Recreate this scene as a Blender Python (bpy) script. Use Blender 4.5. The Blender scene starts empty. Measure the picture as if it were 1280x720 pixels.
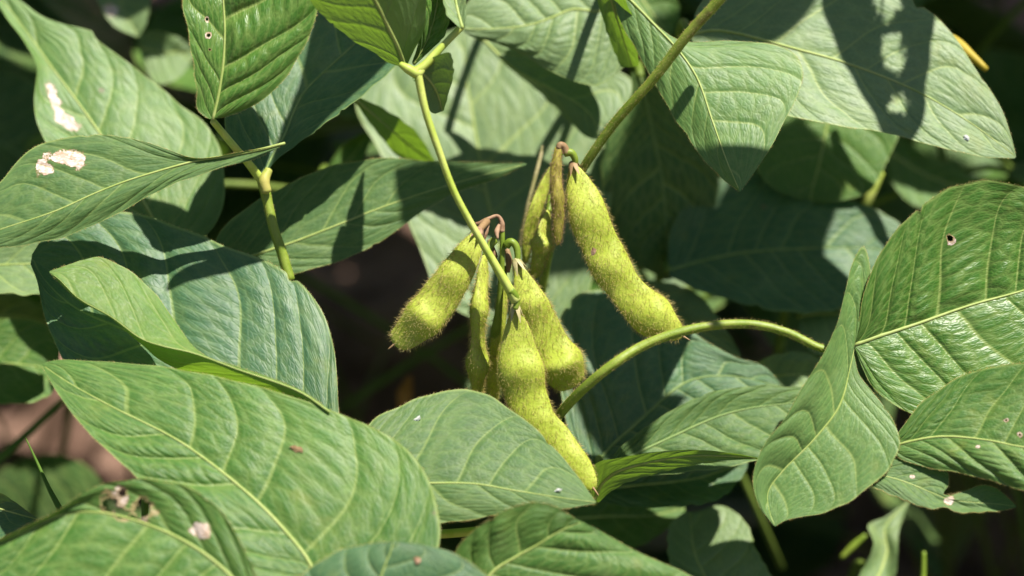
# Soybean pods hanging among broad trifoliate leaves, close up, high noon sun.
import bpy, math, random
import numpy as np
from mathutils import Vector, Matrix

rng = np.random.default_rng(7)
random.seed(7)
scene = bpy.context.scene
COL = scene.collection

# ------------------------------------------------------------------ camera frame
PITCH = math.radians(38.0)
DIST = 60.0                     # cm from the lens to the pods
KPX = 24.0 / 1280.0             # cm per photo pixel in the plane of the pods
R_ = np.array([1.0, 0.0, 0.0])
U_ = np.array([0.0, math.sin(PITCH), math.cos(PITCH)])
B_ = np.array([0.0, -math.cos(PITCH), math.sin(PITCH)])
FOC = np.array([0.0, 0.0, 0.27])     # the pods hang 27 cm above the soil
CAMLOC = FOC + B_ * DIST * 0.01
SUN_C = np.array([0.33, 0.83, 0.45]); SUN_C /= np.linalg.norm(SUN_C)   # towards the sun, seen from the camera
SUN_W = R_ * SUN_C[0] + U_ * SUN_C[1] + B_ * SUN_C[2]


def W(px, py, z):
    """photo pixel + depth (cm towards the camera from the plane of the pods) -> world metres"""
    px = np.asarray(px, float); py = np.asarray(py, float); z = np.asarray(z, float)
    s = (DIST - z) / DIST
    X = (px - 640) * KPX * s
    Y = (360 - py) * KPX * s
    return FOC + 0.01 * (X[..., None] * R_ + Y[..., None] * U_ + z[..., None] * B_)


def c2w(x, y, z):
    return FOC + 0.01 * (x * R_ + y * U_ + z * B_)


# ------------------------------------------------------------------ curves
def spline(pts, n):
    """Catmull-Rom through pts, n samples even in arc length"""
    p = np.asarray(pts, float)
    if len(p) == 2:
        t = np.linspace(0, 1, n)[:, None]
        return p[0] * (1 - t) + p[1] * t
    q = np.vstack([2 * p[0] - p[1], p, 2 * p[-1] - p[-2]])
    out = []
    m = 24
    for i in range(1, len(q) - 2):
        p0, p1, p2, p3 = q[i - 1], q[i], q[i + 1], q[i + 2]
        t0 = 0.0
        t1 = t0 + max(np.linalg.norm(p1 - p0), 1e-6) ** .5
        t2 = t1 + max(np.linalg.norm(p2 - p1), 1e-6) ** .5
        t3 = t2 + max(np.linalg.norm(p3 - p2), 1e-6) ** .5
        t = np.linspace(t1, t2, m, endpoint=False)[:, None]
        a1 = (t1 - t) / (t1 - t0) * p0 + (t - t0) / (t1 - t0) * p1
        a2 = (t2 - t) / (t2 - t1) * p1 + (t - t1) / (t2 - t1) * p2
        a3 = (t3 - t) / (t3 - t2) * p2 + (t - t2) / (t3 - t2) * p3
        b1 = (t2 - t) / (t2 - t0) * a1 + (t - t0) / (t2 - t0) * a2
        b2 = (t3 - t) / (t3 - t1) * a2 + (t - t1) / (t3 - t1) * a3
        out.append((t2 - t) / (t2 - t1) * b1 + (t - t1) / (t2 - t1) * b2)
    out.append(p[-1:])
    c = np.vstack(out)
    d = np.concatenate([[0], np.cumsum(np.linalg.norm(np.diff(c[:, :2], axis=0), axis=1) + 1e-9)])
    s = np.linspace(0, d[-1], n)
    return np.stack([np.interp(s, d, c[:, k]) for k in range(c.shape[1])], 1)


def lerp1(xs, ys, t):
    return np.interp(t, xs, ys)


# ------------------------------------------------------------------ objects
def link(o, parent=None):
    COL.objects.link(o)
    if parent is not None:
        o.parent = parent
        o.matrix_parent_inverse = Matrix.Identity(4)
    return o


def empty(name, loc, label=None, cat=None, group=None):
    o = bpy.data.objects.new(name, None)
    o.empty_display_size = 0.01
    link(o)
    o.location = Vector([float(v) for v in loc])
    if label: o['label'] = label
    if cat: o['category'] = cat
    if group: o['group'] = group
    return o


def mesh_obj(name, verts, faces, mat, parent=None, origin=None, smooth=True):
    """verts in world metres; origin is subtracted so the mesh sits in its parent's space"""
    v = np.asarray(verts, float)
    if origin is not None:
        v = v - np.asarray(origin)
    me = bpy.data.meshes.new(name)
    f = np.asarray(faces, np.int32)
    nf, k = f.shape
    me.vertices.add(len(v)); me.vertices.foreach_set('co', v.astype(np.float32).ravel())
    me.loops.add(nf * k); me.loops.foreach_set('vertex_index', f.ravel())
    me.polygons.add(nf)
    me.polygons.foreach_set('loop_start', np.arange(0, nf * k, k, dtype=np.int32))
    me.polygons.foreach_set('loop_total', np.full(nf, k, np.int32))
    me.polygons.foreach_set('use_smooth', np.full(nf, smooth))
    me.update(calc_edges=True)
    if mat is not None: me.materials.append(mat)
    o = bpy.data.objects.new(name, me)
    link(o, parent)
    return o


def set_uv(me, name, uv):
    l = me.uv_layers.new(name=name)
    l.data.foreach_set('uv', np.asarray(uv, np.float32).ravel())


def set_attr(me, name, vals):
    a = me.attributes.new(name, 'FLOAT', 'POINT')
    a.data.foreach_set('value', np.asarray(vals, np.float32))


# ------------------------------------------------------------------ materials
class NT:
    def __init__(self, name):
        self.mat = bpy.data.materials.new(name)
        self.mat.use_nodes = True
        self.t = self.mat.node_tree
        self.t.nodes.clear()
        self.out = self.t.nodes.new('ShaderNodeOutputMaterial')

    def n(self, typ, **kw):
        nd = self.t.nodes.new(typ)
        for k, v in kw.items():
            setattr(nd, k, v)
        return nd

    def l(self, a, b):
        self.t.links.new(a, b)

    def put(self, sock, v):
        if hasattr(v, 'is_output') or isinstance(v, bpy.types.NodeSocket):
            self.l(v, sock)
        else:
            sock.default_value = v

    def math(self, op, a, b=None, c=None, clamp=False):
        m = self.n('ShaderNodeMath', operation=op, use_clamp=clamp)
        self.put(m.inputs[0], a)
        if b is not None: self.put(m.inputs[1], b)
        if c is not None: self.put(m.inputs[2], c)
        return m.outputs[0]

    def smooth(self, v, lo, hi, a=0.0, b=1.0):
        m = self.n('ShaderNodeMapRange', interpolation_type='SMOOTHSTEP')
        self.put(m.inputs['Value'], v)
        self.put(m.inputs['From Min'], lo); self.put(m.inputs['From Max'], hi)
        self.put(m.inputs['To Min'], a); self.put(m.inputs['To Max'], b)
        return m.outputs[0]

    def mix(self, f, a, b, blend='MIX'):
        m = self.n('ShaderNodeMix', data_type='RGBA', blend_type=blend)
        self.put(m.inputs[0], f)
        self.put(m.inputs[6], a if not isinstance(a, tuple) else (*a[:3], 1.0))
        self.put(m.inputs[7], b if not isinstance(b, tuple) else (*b[:3], 1.0))
        return m.outputs[2]

    def noise(self, vec, scale, detail=3.0, rough=.55, dist=0.0):
        m = self.n('ShaderNodeTexNoise')
        if vec is not None: self.l(vec, m.inputs['Vector'])
        m.inputs['Scale'].default_value = scale
        m.inputs['Detail'].default_value = detail
        m.inputs['Roughness'].default_value = rough
        m.inputs['Distortion'].default_value = dist
        return m.outputs['Fac']

    def comb(self, x, y, z=0.0):
        m = self.n('ShaderNodeCombineXYZ')
        self.put(m.inputs[0], x); self.put(m.inputs[1], y); self.put(m.inputs[2], z)
        return m.outputs[0]


def leaf_material(name, dark, light, vein=(.30, .38, .10), trans=(.22, .42, .03), rough=.48, spec=.45,
                  bump=1.0, tfac=.30, sheen=.10, veinmix=.55, fine=1.0, under=(.16, .24, .10)):
    t = NT(name)
    uv1 = t.n('ShaderNodeUVMap', uv_map='UVMap').outputs[0]
    uv2 = t.n('ShaderNodeUVMap', uv_map='VeinMap').outputs[0]
    s1 = t.n('ShaderNodeSeparateXYZ'); t.l(uv1, s1.inputs[0])
    s2 = t.n('ShaderNodeSeparateXYZ'); t.l(uv2, s2.inputs[0])
    u, v, s, lv = s1.outputs[0], s1.outputs[1], s2.outputs[0], s2.outputs[1]
    av = t.math('ABSOLUTE', v)
    obj = t.n('ShaderNodeTexCoord').outputs['Object']
    # secondary veins: lines where s is whole
    pp = t.math('PINGPONG', s, 0.5)
    wv = t.math('MULTIPLY_ADD', av, -.035, .055)
    sec = t.math('SUBTRACT', 1.0, t.smooth(pp, t.math('MULTIPLY', wv, .25), wv))
    sec = t.math('MULTIPLY', sec, t.smooth(av, .85, 1.0, 1.0, .15))
    # main vein
    mw = t.math('MULTIPLY_ADD', u, -.018, .034)
    mid = t.math('SUBTRACT', 1.0, t.smooth(av, t.math('MULTIPLY', mw, .4), mw))
    vein_m = t.math('MAXIMUM', sec, mid)
    # ladder + net of tertiary veins
    lad = t.n('ShaderNodeTexVoronoi', feature='DISTANCE_TO_EDGE', voronoi_dimensions='2D')
    t.l(t.comb(t.math('MULTIPLY', s, 1.7), t.math('MULTIPLY', lv, 1.0)), lad.inputs['Vector'])
    lad.inputs['Scale'].default_value = 1.0
    lad.inputs['Randomness'].default_value = .85
    net = t.n('ShaderNodeTexVoronoi', feature='DISTANCE_TO_EDGE', voronoi_dimensions='2D')
    t.l(t.comb(t.math('MULTIPLY', s, 6.0), t.math('MULTIPLY', lv, 3.4)), net.inputs['Vector'])
    net.inputs['Scale'].default_value = 1.0
    l1 = t.smooth(lad.outputs['Distance'], 0.0, .30)
    l2 = t.smooth(net.outputs['Distance'], 0.0, .30)
    big = t.noise(obj, 28.0, 2.0, .5)
    med = t.noise(obj, 220.0, 4.0, .6)
    fin = t.noise(obj, 1500.0, 3.0, .65)
    # colour
    mixf = t.math('MULTIPLY_ADD', t.math('SUBTRACT', big, .5), 2.2, .5, clamp=True)
    base = t.mix(mixf, dark, light)
    base = t.mix(t.math('MULTIPLY', t.math('SUBTRACT', 1.0, l1), .22 * fine), base, vein)
    base = t.mix(t.math('MULTIPLY', t.math('SUBTRACT', 1.0, l2), .10 * fine), base, vein)
    grain = t.math('MULTIPLY_ADD', t.math('ADD', t.math('MULTIPLY', fin, .6), t.math('MULTIPLY', med, .4)), 1.1, .45)
    base = t.mix(1.0, base, t.comb(grain, grain, grain), 'MULTIPLY')
    # dust film and yellowing in irregular drifts
    du = t.noise(obj, 60.0, 6.0, .7)
    base = t.mix(t.smooth(du, .50, .78, 0.0, .20), base, (.26, .29, .14))
    ye = t.noise(obj, 95.0, 3.0, .6)
    base = t.mix(t.smooth(ye, .60, .80, 0.0, .30), base, (.26, .27, .05))
    # small pale and brown flecks
    fl = t.n('ShaderNodeTexVoronoi', feature='F1')
    t.l(obj, fl.inputs['Vector']); fl.inputs['Scale'].default_value = 120.0
    rnd = t.n('ShaderNodeSeparateColor'); t.l(fl.outputs['Color'], rnd.inputs[0])
    flm = t.math('MULTIPLY', t.smooth(fl.outputs['Distance'], .05, .13, 1.0, 0.0), t.math('GREATER_THAN', rnd.outputs[0], .93))
    base = t.mix(t.math('MULTIPLY', flm, .8), base, t.mix(rnd.outputs[1], (.35, .33, .2), (.12, .09, .04)))
    base = t.mix(t.math('MULTIPLY', vein_m, veinmix), base, vein)
    rim = t.smooth(av, .970, .992)
    base = t.mix(t.math('MULTIPLY', rim, .45), base, vein)
    # underside is paler and duller
    geo = t.n('ShaderNodeNewGeometry')
    base = t.mix(t.math('MULTIPLY', geo.outputs['Backfacing'], .65), base, under)
    # dead tissue and insect holes
    dn = t.noise(obj, 420.0, 5.0, .65)
    dj = t.math('MULTIPLY', t.math('SUBTRACT', dn, .5), 1.5)
    dm = t.n('ShaderNodeAttribute', attribute_name='dmg').outputs['Fac']
    hm = t.n('ShaderNodeAttribute', attribute_name='hole').outputs['Fac']
    dmask = t.smooth(t.math('ADD', dm, dj), .40, .50)
    dmask = t.math('MULTIPLY', dmask, t.math('GREATER_THAN', dm, .02))
    dcol = t.mix(t.smooth(t.noise(obj, 600.0, 5.0, .7), .35, .62), (.46, .31, .22), (.84, .73, .68))
    dcol = t.mix(t.math('MULTIPLY', t.math('SUBTRACT', 1.0, l2), .55), dcol, (.36, .26, .15))
    dcol = t.mix(t.math('MULTIPLY', vein_m, .6), dcol, (.34, .32, .12))
    rimm = t.smooth(t.math('ADD', dm, dj), .34, .42)
    rimm = t.math('MULTIPLY', rimm, t.math('GREATER_THAN', dm, .02))
    base = t.mix(t.math('MULTIPLY', rimm, .8), base, (.19, .14, .05))
    base = t.mix(dmask, base, dcol)
    hj = t.math('ADD', hm, dj)
    hmask = t.math('MULTIPLY', t.math('GREATER_THAN', hj, .52), t.math('GREATER_THAN', hm, .02))
    hrim = t.math('MULTIPLY', t.smooth(hj, .28, .40), t.math('GREATER_THAN', hm, .02))
    base = t.mix(t.math('MULTIPLY', hrim, .8), base, (.36, .26, .12))
    # relief
    h = t.math('MULTIPLY', l1, .40)
    h = t.math('ADD', h, t.math('MULTIPLY', l2, .16))
    h = t.math('ADD', h, t.math('MULTIPLY', t.smooth(pp, 0.0, .16), .8))
    h = t.math('ADD', h, t.math('MULTIPLY', med, .30))
    h = t.math('ADD', h, t.math('MULTIPLY', fin, .12))
    bp = t.n('ShaderNodeBump')
    bp.inputs['Strength'].default_value = .55 * bump
    bp.inputs['Distance'].default_value = .0007
    t.l(h, bp.inputs['Height'])
    pr = t.n('ShaderNodeBsdfPrincipled')
    t.l(base, pr.inputs['Base Color'])
    t.put(pr.inputs['Roughness'], t.math('MULTIPLY_ADD', med, .22, rough - .11))
    pr.inputs['Specular IOR Level'].default_value = spec
    pr.inputs['Sheen Weight'].default_value = sheen
    pr.inputs['Sheen Roughness'].default_value = .45
    t.l(bp.outputs[0], pr.inputs['Normal'])
    tr = t.n('ShaderNodeBsdfTranslucent')
    tc = t.mix(t.math('MULTIPLY', t.math('MAXIMUM', vein_m, t.math('MULTIPLY', t.math('SUBTRACT', 1.0, l1), .35)), .6), trans, tuple(c * .45 for c in trans))
    tc = t.mix(dmask, tc, (.5, .36, .26))
    t.l(tc, tr.inputs['Color'])
    t.l(bp.outputs[0], tr.inputs['Normal'])
    mx = t.n('ShaderNodeMixShader'); mx.inputs[0].default_value = tfac
    t.l(pr.outputs[0], mx.inputs[1]); t.l(tr.outputs[0], mx.inputs[2])
    tp = t.n('ShaderNodeBsdfTransparent')
    m2 = t.n('ShaderNodeMixShader')
    t.l(hmask, m2.inputs[0]); t.l(mx.outputs[0], m2.inputs[1]); t.l(tp.outputs[0], m2.inputs[2])
    t.l(m2.outputs[0], t.out.inputs['Surface'])
    return t.mat


def plain_material(name, c1, c2, scale=300.0, rough=.55, spec=.35, bump=.4, dist=.0004, stretch=None, trans=None, tfac=.2, flecks=None):
    t = NT(name)
    obj = t.n('ShaderNodeTexCoord').outputs['Object']
    a = t.noise(obj, scale, 4.0, .6)
    b = t.noise(obj, scale * .2, 2.0, .5)
    f = t.math('ADD', t.math('MULTIPLY', a, .6), t.math('MULTIPLY', b, .4))
    col = t.mix(t.smooth(f, .35, .65), c1, c2)
    if flecks is not None:
        fb = t.noise(obj, scale * .45, 3.0, .7)
        col = t.mix(t.smooth(fb, .60, .72, 0.0, .7), col, flecks)
    bp = t.n('ShaderNodeBump'); bp.inputs['Strength'].default_value = bump; bp.inputs['Distance'].default_value = dist
    t.l(a, bp.inputs['Height'])
    pr = t.n('ShaderNodeBsdfPrincipled')
    t.l(col, pr.inputs['Base Color']); pr.inputs['Roughness'].default_value = rough
    pr.inputs['Specular IOR Level'].default_value = spec
    t.l(bp.outputs[0], pr.inputs['Normal'])
    if trans:
        tr = t.n('ShaderNodeBsdfTranslucent'); tr.inputs['Color'].default_value = (*trans, 1)
        mx = t.n('ShaderNodeMixShader'); mx.inputs[0].default_value = tfac
        t.l(pr.outputs[0], mx.inputs[1]); t.l(tr.outputs[0], mx.inputs[2]); t.l(mx.outputs[0], t.out.inputs['Surface'])
    else:
        t.l(pr.outputs[0], t.out.inputs['Surface'])
    return t.mat


M = {}
M['fresh'] = leaf_material('leaf_fresh_green', (.034, .108, .014), (.066, .160, .026), rough=.52, bump=.6, spec=.34, tfac=.16, sheen=.04, veinmix=.42, fine=.8)
M['pale'] = leaf_material('leaf_pale_matte', (.098, .175, .058), (.142, .220, .092), rough=.52, bump=.5, sheen=.09, fine=.7, tfac=.14)
M['soft'] = leaf_material('leaf_soft_green', (.066, .155, .030), (.105, .205, .052), rough=.52, bump=.45, sheen=.05, fine=.7, tfac=.16, veinmix=.5)
M['matte'] = leaf_material('leaf_matte_grey_green', (.048, .112, .028), (.078, .150, .044), rough=.56, bump=.5, sheen=.06, fine=.55, spec=.3, tfac=.14, veinmix=.32)
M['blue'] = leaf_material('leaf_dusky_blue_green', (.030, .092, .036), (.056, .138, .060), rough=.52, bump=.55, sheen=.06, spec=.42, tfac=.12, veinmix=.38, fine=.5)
M['shiny'] = leaf_material('leaf_glossy_green', (.036, .120, .010), (.068, .175, .022), rough=.42, bump=.6, sheen=.03, spec=.45, tfac=.18)
M['young'] = leaf_material('leaf_young_yellow_green', (.080, .190, .022), (.130, .240, .045), rough=.5, bump=.5, tfac=.38, trans=(.30, .52, .03), sheen=.05)
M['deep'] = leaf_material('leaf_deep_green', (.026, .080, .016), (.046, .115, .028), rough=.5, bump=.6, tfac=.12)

M['vein'] = plain_material('vein_pale', (.26, .34, .08), (.34, .40, .13), 500, .5, .3, .2)
M['vein_dull'] = plain_material('vein_dull', (.15, .24, .07), (.22, .30, .10), 500, .5, .3, .2)
M['stem'] = plain_material('stem_green', (.16, .25, .018), (.28, .36, .05), 260, .48, .4, .5, trans=(.35, .45, .05), tfac=.15, flecks=(.13, .11, .03))
M['stem_bright'] = plain_material('stem_yellow_green', (.42, .54, .07), (.60, .66, .18), 260, .45, .4, .3, trans=(.4, .5, .06), tfac=.18)
M['stem_dark'] = plain_material('stem_dull_green', (.10, .16, .02), (.16, .22, .04), 260, .55, .3, .5)
M['stem_brown'] = plain_material('stem_brownish', (.22, .13, .06), (.36, .24, .12), 260, .6, .3, .5)
M['node'] = plain_material('stem_joint_rusty', (.27, .33, .05), (.42, .38, .10), 300, .55, .3, .5)
M['pod'] = plain_material('pod_skin', (.36, .445, .038), (.47, .545, .075), 300, .55, .35, .7, .0006, trans=(.45, .46, .03), tfac=.16)
M['pod_old'] = plain_material('pod_skin_aging', (.24, .23, .025), (.36, .31, .05), 320, .6, .3, .7, .0006, trans=(.4, .38, .05), tfac=.12, flecks=(.25, .13, .05))
M['fuzz'] = plain_material('pod_hair', (.60, .50, .18), (.80, .68, .32), 300, .4, .5, .0, trans=(.8, .68, .26), tfac=.5)
M['fuzz_brown'] = plain_material('pod_hair_brown', (.32, .20, .10), (.50, .34, .18), 300, .5, .4, .0, trans=(.5, .32, .15), tfac=.3)
M['dry'] = plain_material('dry_flower', (.20, .11, .06), (.42, .27, .17), 500, .7, .2, .6)
M['calyx'] = plain_material('calyx_cream', (.30, .29, .10), (.48, .41, .22), 500, .65, .25, .6)
M['white'] = plain_material('white_fleck', (.7, .7, .64), (.82, .82, .78), 500, .7, .2, .3)
M['grass'] = plain_material('grass_blade', (.08, .17, .02), (.14, .24, .04), 120, .5, .4, .2, trans=(.2, .35, .03), tfac=.3)
M['yellow'] = plain_material('yellowed_stalk', (.42, .33, .03), (.55, .42, .06), 150, .55, .3, .3, trans=(.5, .4, .05), tfac=.2)
M['orange'] = plain_material('orange_dead_leaf', (.50, .20, .05), (.62, .28, .08), 150, .6, .3, .3, trans=(.6, .25, .06), tfac=.3)


def soil_material():
    t = NT('soil')
    obj = t.n('ShaderNodeTexCoord').outputs['Object']
    a = t.noise(obj, 32.0, 6.0, .6); b = t.noise(obj, 140.0, 5.0, .65)
    col = t.mix(t.smooth(a, .35, .65), (.10, .058, .04), (.40, .25, .185))
    col = t.mix(t.smooth(b, .3, .7, 0.0, .6), col, (.09, .05, .035))
    bp = t.n('ShaderNodeBump'); bp.inputs['Strength'].default_value = .9; bp.inputs['Distance'].default_value = .01
    t.l(t.math('ADD', t.math('MULTIPLY', a, 1.0), t.math('MULTIPLY', b, .35)), bp.inputs['Height'])
    pr = t.n('ShaderNodeBsdfPrincipled'); t.l(col, pr.inputs['Base Color']); pr.inputs['Roughness'].default_value = .9
    pr.inputs['Specular IOR Level'].default_value = .2
    t.l(bp.outputs[0], pr.inputs['Normal']); t.l(pr.outputs[0], t.out.inputs['Surface'])
    return t.mat


M['soil'] = soil_material()


# ------------------------------------------------------------------ leaf surfaces
def grid_faces(nu, nc):
    i = np.arange(nu - 1)[:, None]; j = np.arange(nc - 1)[None, :]
    a = i * nc + j
    return np.stack([a, a + nc, a + nc + 1, a + 1], -1).reshape(-1, 4)


def finish_blade(name, V, N, Lw, mat, parent, origin, flip, dmg=None, hole=None, phase=0.0):
    """V: (nu, nc, 3) world points, column (nc-1)/2 is the main vein. N: side veins. Lw: width/length."""
    nu, nc, _ = V.shape
    F = grid_faces(nu, nc)
    if flip:
        F = F[:, ::-1]
    o = mesh_obj(name, V.reshape(-1, 3), F, mat, parent, origin)
    uu = np.linspace(0, 1, nu); vv = np.linspace(-1, 1, nc)
    fi = F // nc; fj = F % nc
    u = uu[fi]; v = vv[fj]
    side = np.where(v.mean(1, keepdims=True) > 0, 1.0, -1.0)
    s = vein_s(u, v, N, phase, side)
    set_uv(o.data, 'UVMap', np.stack([u, v], -1).reshape(-1, 2))
    set_uv(o.data, 'VeinMap', np.stack([s, v * 9.0 * max(.5, Lw * 1.4)], -1).reshape(-1, 2))
    if dmg is not None: set_attr(o.data, 'dmg', dmg.ravel())
    if hole is not None: set_attr(o.data, 'hole', hole.ravel())
    return o


def vein_s(u, v, N, phase, side):
    a = np.abs(v)
    # side veins leave the main vein, run towards the tip and bend forward near the margin; crowded at the base
    q = u - .20 * a ** .9 * (1 - .35 * u) - .10 * a ** 3
    s = N * (np.sign(q) * np.abs(q) ** .92) + .25 * side + phase
    s = s + .20 * np.sin(1.9 * s + 20 * phase + 2.3 * side) + .07 * np.sin(9.0 * a + 3.1 * s + 11 * phase) * a
    return s


def vnoise(u, v, seed, fu, fv):
    r = np.random.default_rng(seed)
    out = np.zeros_like(u)
    for k in range(5):
        a = r.uniform(0, 6.28, 2); f = r.uniform(.5, 1.3, 2); w = r.uniform(.5, 1)
        out += w * np.sin(f[0] * fu * u + a[0] + 1.7 * np.sin(f[1] * fv * v + a[1]))
    return out / 3.0


def tube(name, pts, rad, mat, parent, origin, ns=10, ridge=0.0, cap=True):
    P = np.asarray(pts, float); n = len(P)
    rad = np.broadcast_to(np.asarray(rad, float), (n,))
    T = np.gradient(P, axis=0); T /= np.linalg.norm(T, axis=1, keepdims=True) + 1e-12
    ref = B_.copy()
    if abs(np.dot(T[0], ref)) > .95: ref = R_.copy()
    X = ref - np.dot(ref, T[0]) * T[0]; X /= np.linalg.norm(X)
    V = []
    th = np.linspace(0, 2 * np.pi, ns, endpoint=False)
    prof = 1 + ridge * np.cos(th * 5)
    for i in range(n):
        X = X - np.dot(X, T[i]) * T[i]; X /= np.linalg.norm(X) + 1e-12
        Y = np.cross(T[i], X)
        V.append(P[i] + rad[i] * (np.cos(th) * prof)[:, None] * X + rad[i] * (np.sin(th) * prof)[:, None] * Y)
    V = np.array(V).reshape(-1, 3)
    i = np.arange(n - 1)[:, None]; j = np.arange(ns)[None, :]
    a = i * ns + j; b = i * ns + (j + 1) % ns
    F = np.stack([a, b, b + ns, a + ns], -1).reshape(-1, 4)
    # closing quads at both ends (fan collapsed on the end points)
    V = np.vstack([V, P[0] - T[0] * rad[0] * .5, P[-1] + T[-1] * rad[-1] * .5])
    c0, c1 = n * ns, n * ns + 1
    k = np.arange(ns)
    F0 = np.stack([np.full(ns, c0), (k + 1) % ns, k, k], -1)
    F1 = np.stack([np.full(ns, c1), (n - 1) * ns + k, (n - 1) * ns + (k + 1) % ns, (n - 1) * ns + (k + 1) % ns], -1)
    tri0 = F0[:, :3]; tri1 = F1[:, :3]
    o = mixed_mesh(name, V, F, np.vstack([tri0, tri1]), mat, parent, origin)
    return o


def mixed_mesh(name, V, quads, tris, mat, parent, origin, smooth=True):
    v = np.asarray(V) - (np.asarray(origin) if origin is not None else 0)
    me = bpy.data.meshes.new(name)
    nq, nt = len(quads), len(tris)
    me.vertices.add(len(v)); me.vertices.foreach_set('co', v.astype(np.float32).ravel())
    li = np.concatenate([np.asarray(quads, np.int32).ravel(), np.asarray(tris, np.int32).ravel()])
    me.loops.add(len(li)); me.loops.foreach_set('vertex_index', li)
    me.polygons.add(nq + nt)
    me.polygons.foreach_set('loop_start', np.concatenate([np.arange(nq) * 4, nq * 4 + np.arange(nt) * 3]).astype(np.int32))
    me.polygons.foreach_set('loop_total', np.concatenate([np.full(nq, 4), np.full(nt, 3)]).astype(np.int32))
    me.polygons.foreach_set('use_smooth', np.full(nq + nt, smooth))
    me.update(calc_edges=True)
    if mat: me.materials.append(mat)
    o = bpy.data.objects.new(name, me)
    return link(o, parent)


def blade(name, parent, origin, A, Mi, Bd, z0, sa=0.0, sb=-.45, fa=.25, fb=.25, curl=0.0, ref=None, N=7, quilt=.05,
          wave=.12, mat='fresh', under=False, nu=110, nh=34, seed=1, dmg=(), hole=(), zA=None, zB=None, zM=None,
          vein='vein', vr=.045, qa=None, qb=None, reproj=.65, K=8, rung=1.0, fringe=0):
    """A / Mi / Bd: photo-pixel points base -> tip of one margin, the main vein and the other margin.
    z0: depth at ref; sa, sb: depth slope per cm to the right / upwards; fa, fb: how far each margin folds up (cm)."""
    m = spline(Mi, nu)
    def margin(pts):
        e = spline(pts, 400); ax = m[-1] - m[0]; ax = ax / (np.dot(ax, ax) + 1e-9)
        te = np.maximum.accumulate((e - m[0]) @ ax + np.linspace(0, 1e-4, 400)); tm = (m - m[0]) @ ax
        sp = np.interp(tm, te, np.linspace(0, 1, 400)); uu_ = np.linspace(0, 1, nu)
        f = reproj * np.sin(np.pi * uu_) ** .5
        q = np.maximum.accumulate(f * sp + (1 - f) * uu_); q[0] = 0; q[-1] = 1
        return np.stack([np.interp(q, np.linspace(0, 1, 400), e[:, k]) for k in range(2)], 1)
    a = margin(A); b = margin(Bd)
    rb = np.random.default_rng(seed + 400)
    uu0 = np.linspace(0, 1, nu)
    bite = np.zeros((2, nu))
    for e_ in (0, 1):
        for k_ in range(int(rb.integers(0, 3))):
            bite[e_] += rb.uniform(.02, .06) * np.exp(-np.abs((uu0 - rb.uniform(.2, .9)) / rb.uniform(.006, .014)) ** 2.5)
    if ref is None: ref = m[nu // 2]
    nc = 2 * nh + 1
    vv = np.linspace(-1, 1, nc)
    uu = np.linspace(0, 1, nu)
    UU, VV = np.meshgrid(uu, vv, indexing='ij')
    av = np.abs(VV)[..., None]
    edge = np.where(VV[..., None] < 0, a[:, None, :], b[:, None, :])
    avb = av * (1 - np.where(VV < 0, bite[0][:, None], bite[1][:, None])[..., None] * av ** 14)
    XY = m[:, None, :] * (1 - avb) + edge * avb
    # a little unevenness of the margin
    r = np.random.default_rng(seed)
    jag = vnoise(UU * 6, VV, seed + 50, 9, 1) * 1.2 * np.clip((np.abs(VV) - .6) / .4, 0, 1)
    d = XY - m[:, None, :]
    dn = np.linalg.norm(d, axis=-1, keepdims=True) + 1e-6
    XY = XY + d / dn * jag[..., None] * np.minimum(1, dn / 20)
    Z = z0 + sa * (XY[..., 0] - ref[0]) * KPX - sb * (XY[..., 1] - ref[1]) * KPX
    wa = np.linalg.norm(a - m, axis=1); wb = np.linalg.norm(b - m, axis=1)
    shape = np.sin(np.pi * np.clip(uu, 0, 1)) ** .6
    fold = np.where(VV < 0, fa, fb) * np.abs(VV) ** 1.4
    Z = Z + fold * shape[:, None]
    Z = Z - curl * (UU - .5) ** 2 * 4
    Z = Z + wave * vnoise(UU, VV, seed, 7, 2.5) * (.35 + .65 * np.abs(VV)) * shape[:, None]
    if zM is not None: Z = Z + (lerp1(np.linspace(0, 1, len(zM)), zM, uu))[:, None]
    if zA is not None: Z = Z + np.where(VV < 0, np.abs(VV), 0) * lerp1(np.linspace(0, 1, len(zA)), zA, uu)[:, None]
    if zB is not None: Z = Z + np.where(VV > 0, np.abs(VV), 0) * lerp1(np.linspace(0, 1, len(zB)), zB, uu)[:, None]
    phase = r.uniform(0, 1)
    s = vein_s(UU, VV, N, phase, np.where(VV > 0, 1.0, -1.0))
    pil = np.abs(np.sin(np.pi * s)) ** .85
    q = np.where(VV < 0, quilt if qa is None else qa, quilt if qb is None else qb)
    damp = np.clip(np.abs(VV) / .12, 0, 1) * np.clip((1.02 - np.abs(VV)) / .25, .25, 1)
    sgn = -1.0 if under else 1.0
    cell = np.floor(s) + np.where(VV > 0, 100, 0)
    hsh = np.modf(np.abs(np.sin(cell * 12.9898 + seed)) * 43758.5453)[0]
    wv_ = np.abs(VV) * K * (.85 + .3 * hsh) + hsh * 3 + .25 * np.sin(s * 6.28 + hsh * 9)
    pil2 = np.abs(np.sin(np.pi * wv_)) ** .8
    lump = .5 + .5 * np.sin(np.floor(wv_) * 7.3 + cell * 3.1)
    lump = lump * pil2
    q = q * np.clip(.75 + .55 * vnoise(UU, VV, seed + 31, 6, 3), .25, 1.5)
    Z = Z + sgn * q * pil * (.80 + rung * (.20 * pil2 + .12 * lump)) * damp * shape[:, None]
    V = W(XY[..., 0], XY[..., 1], Z)
    length = np.linalg.norm(np.diff(m, axis=0), axis=1).sum(); width = (wa + wb).max()
    D = H = None
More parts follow.
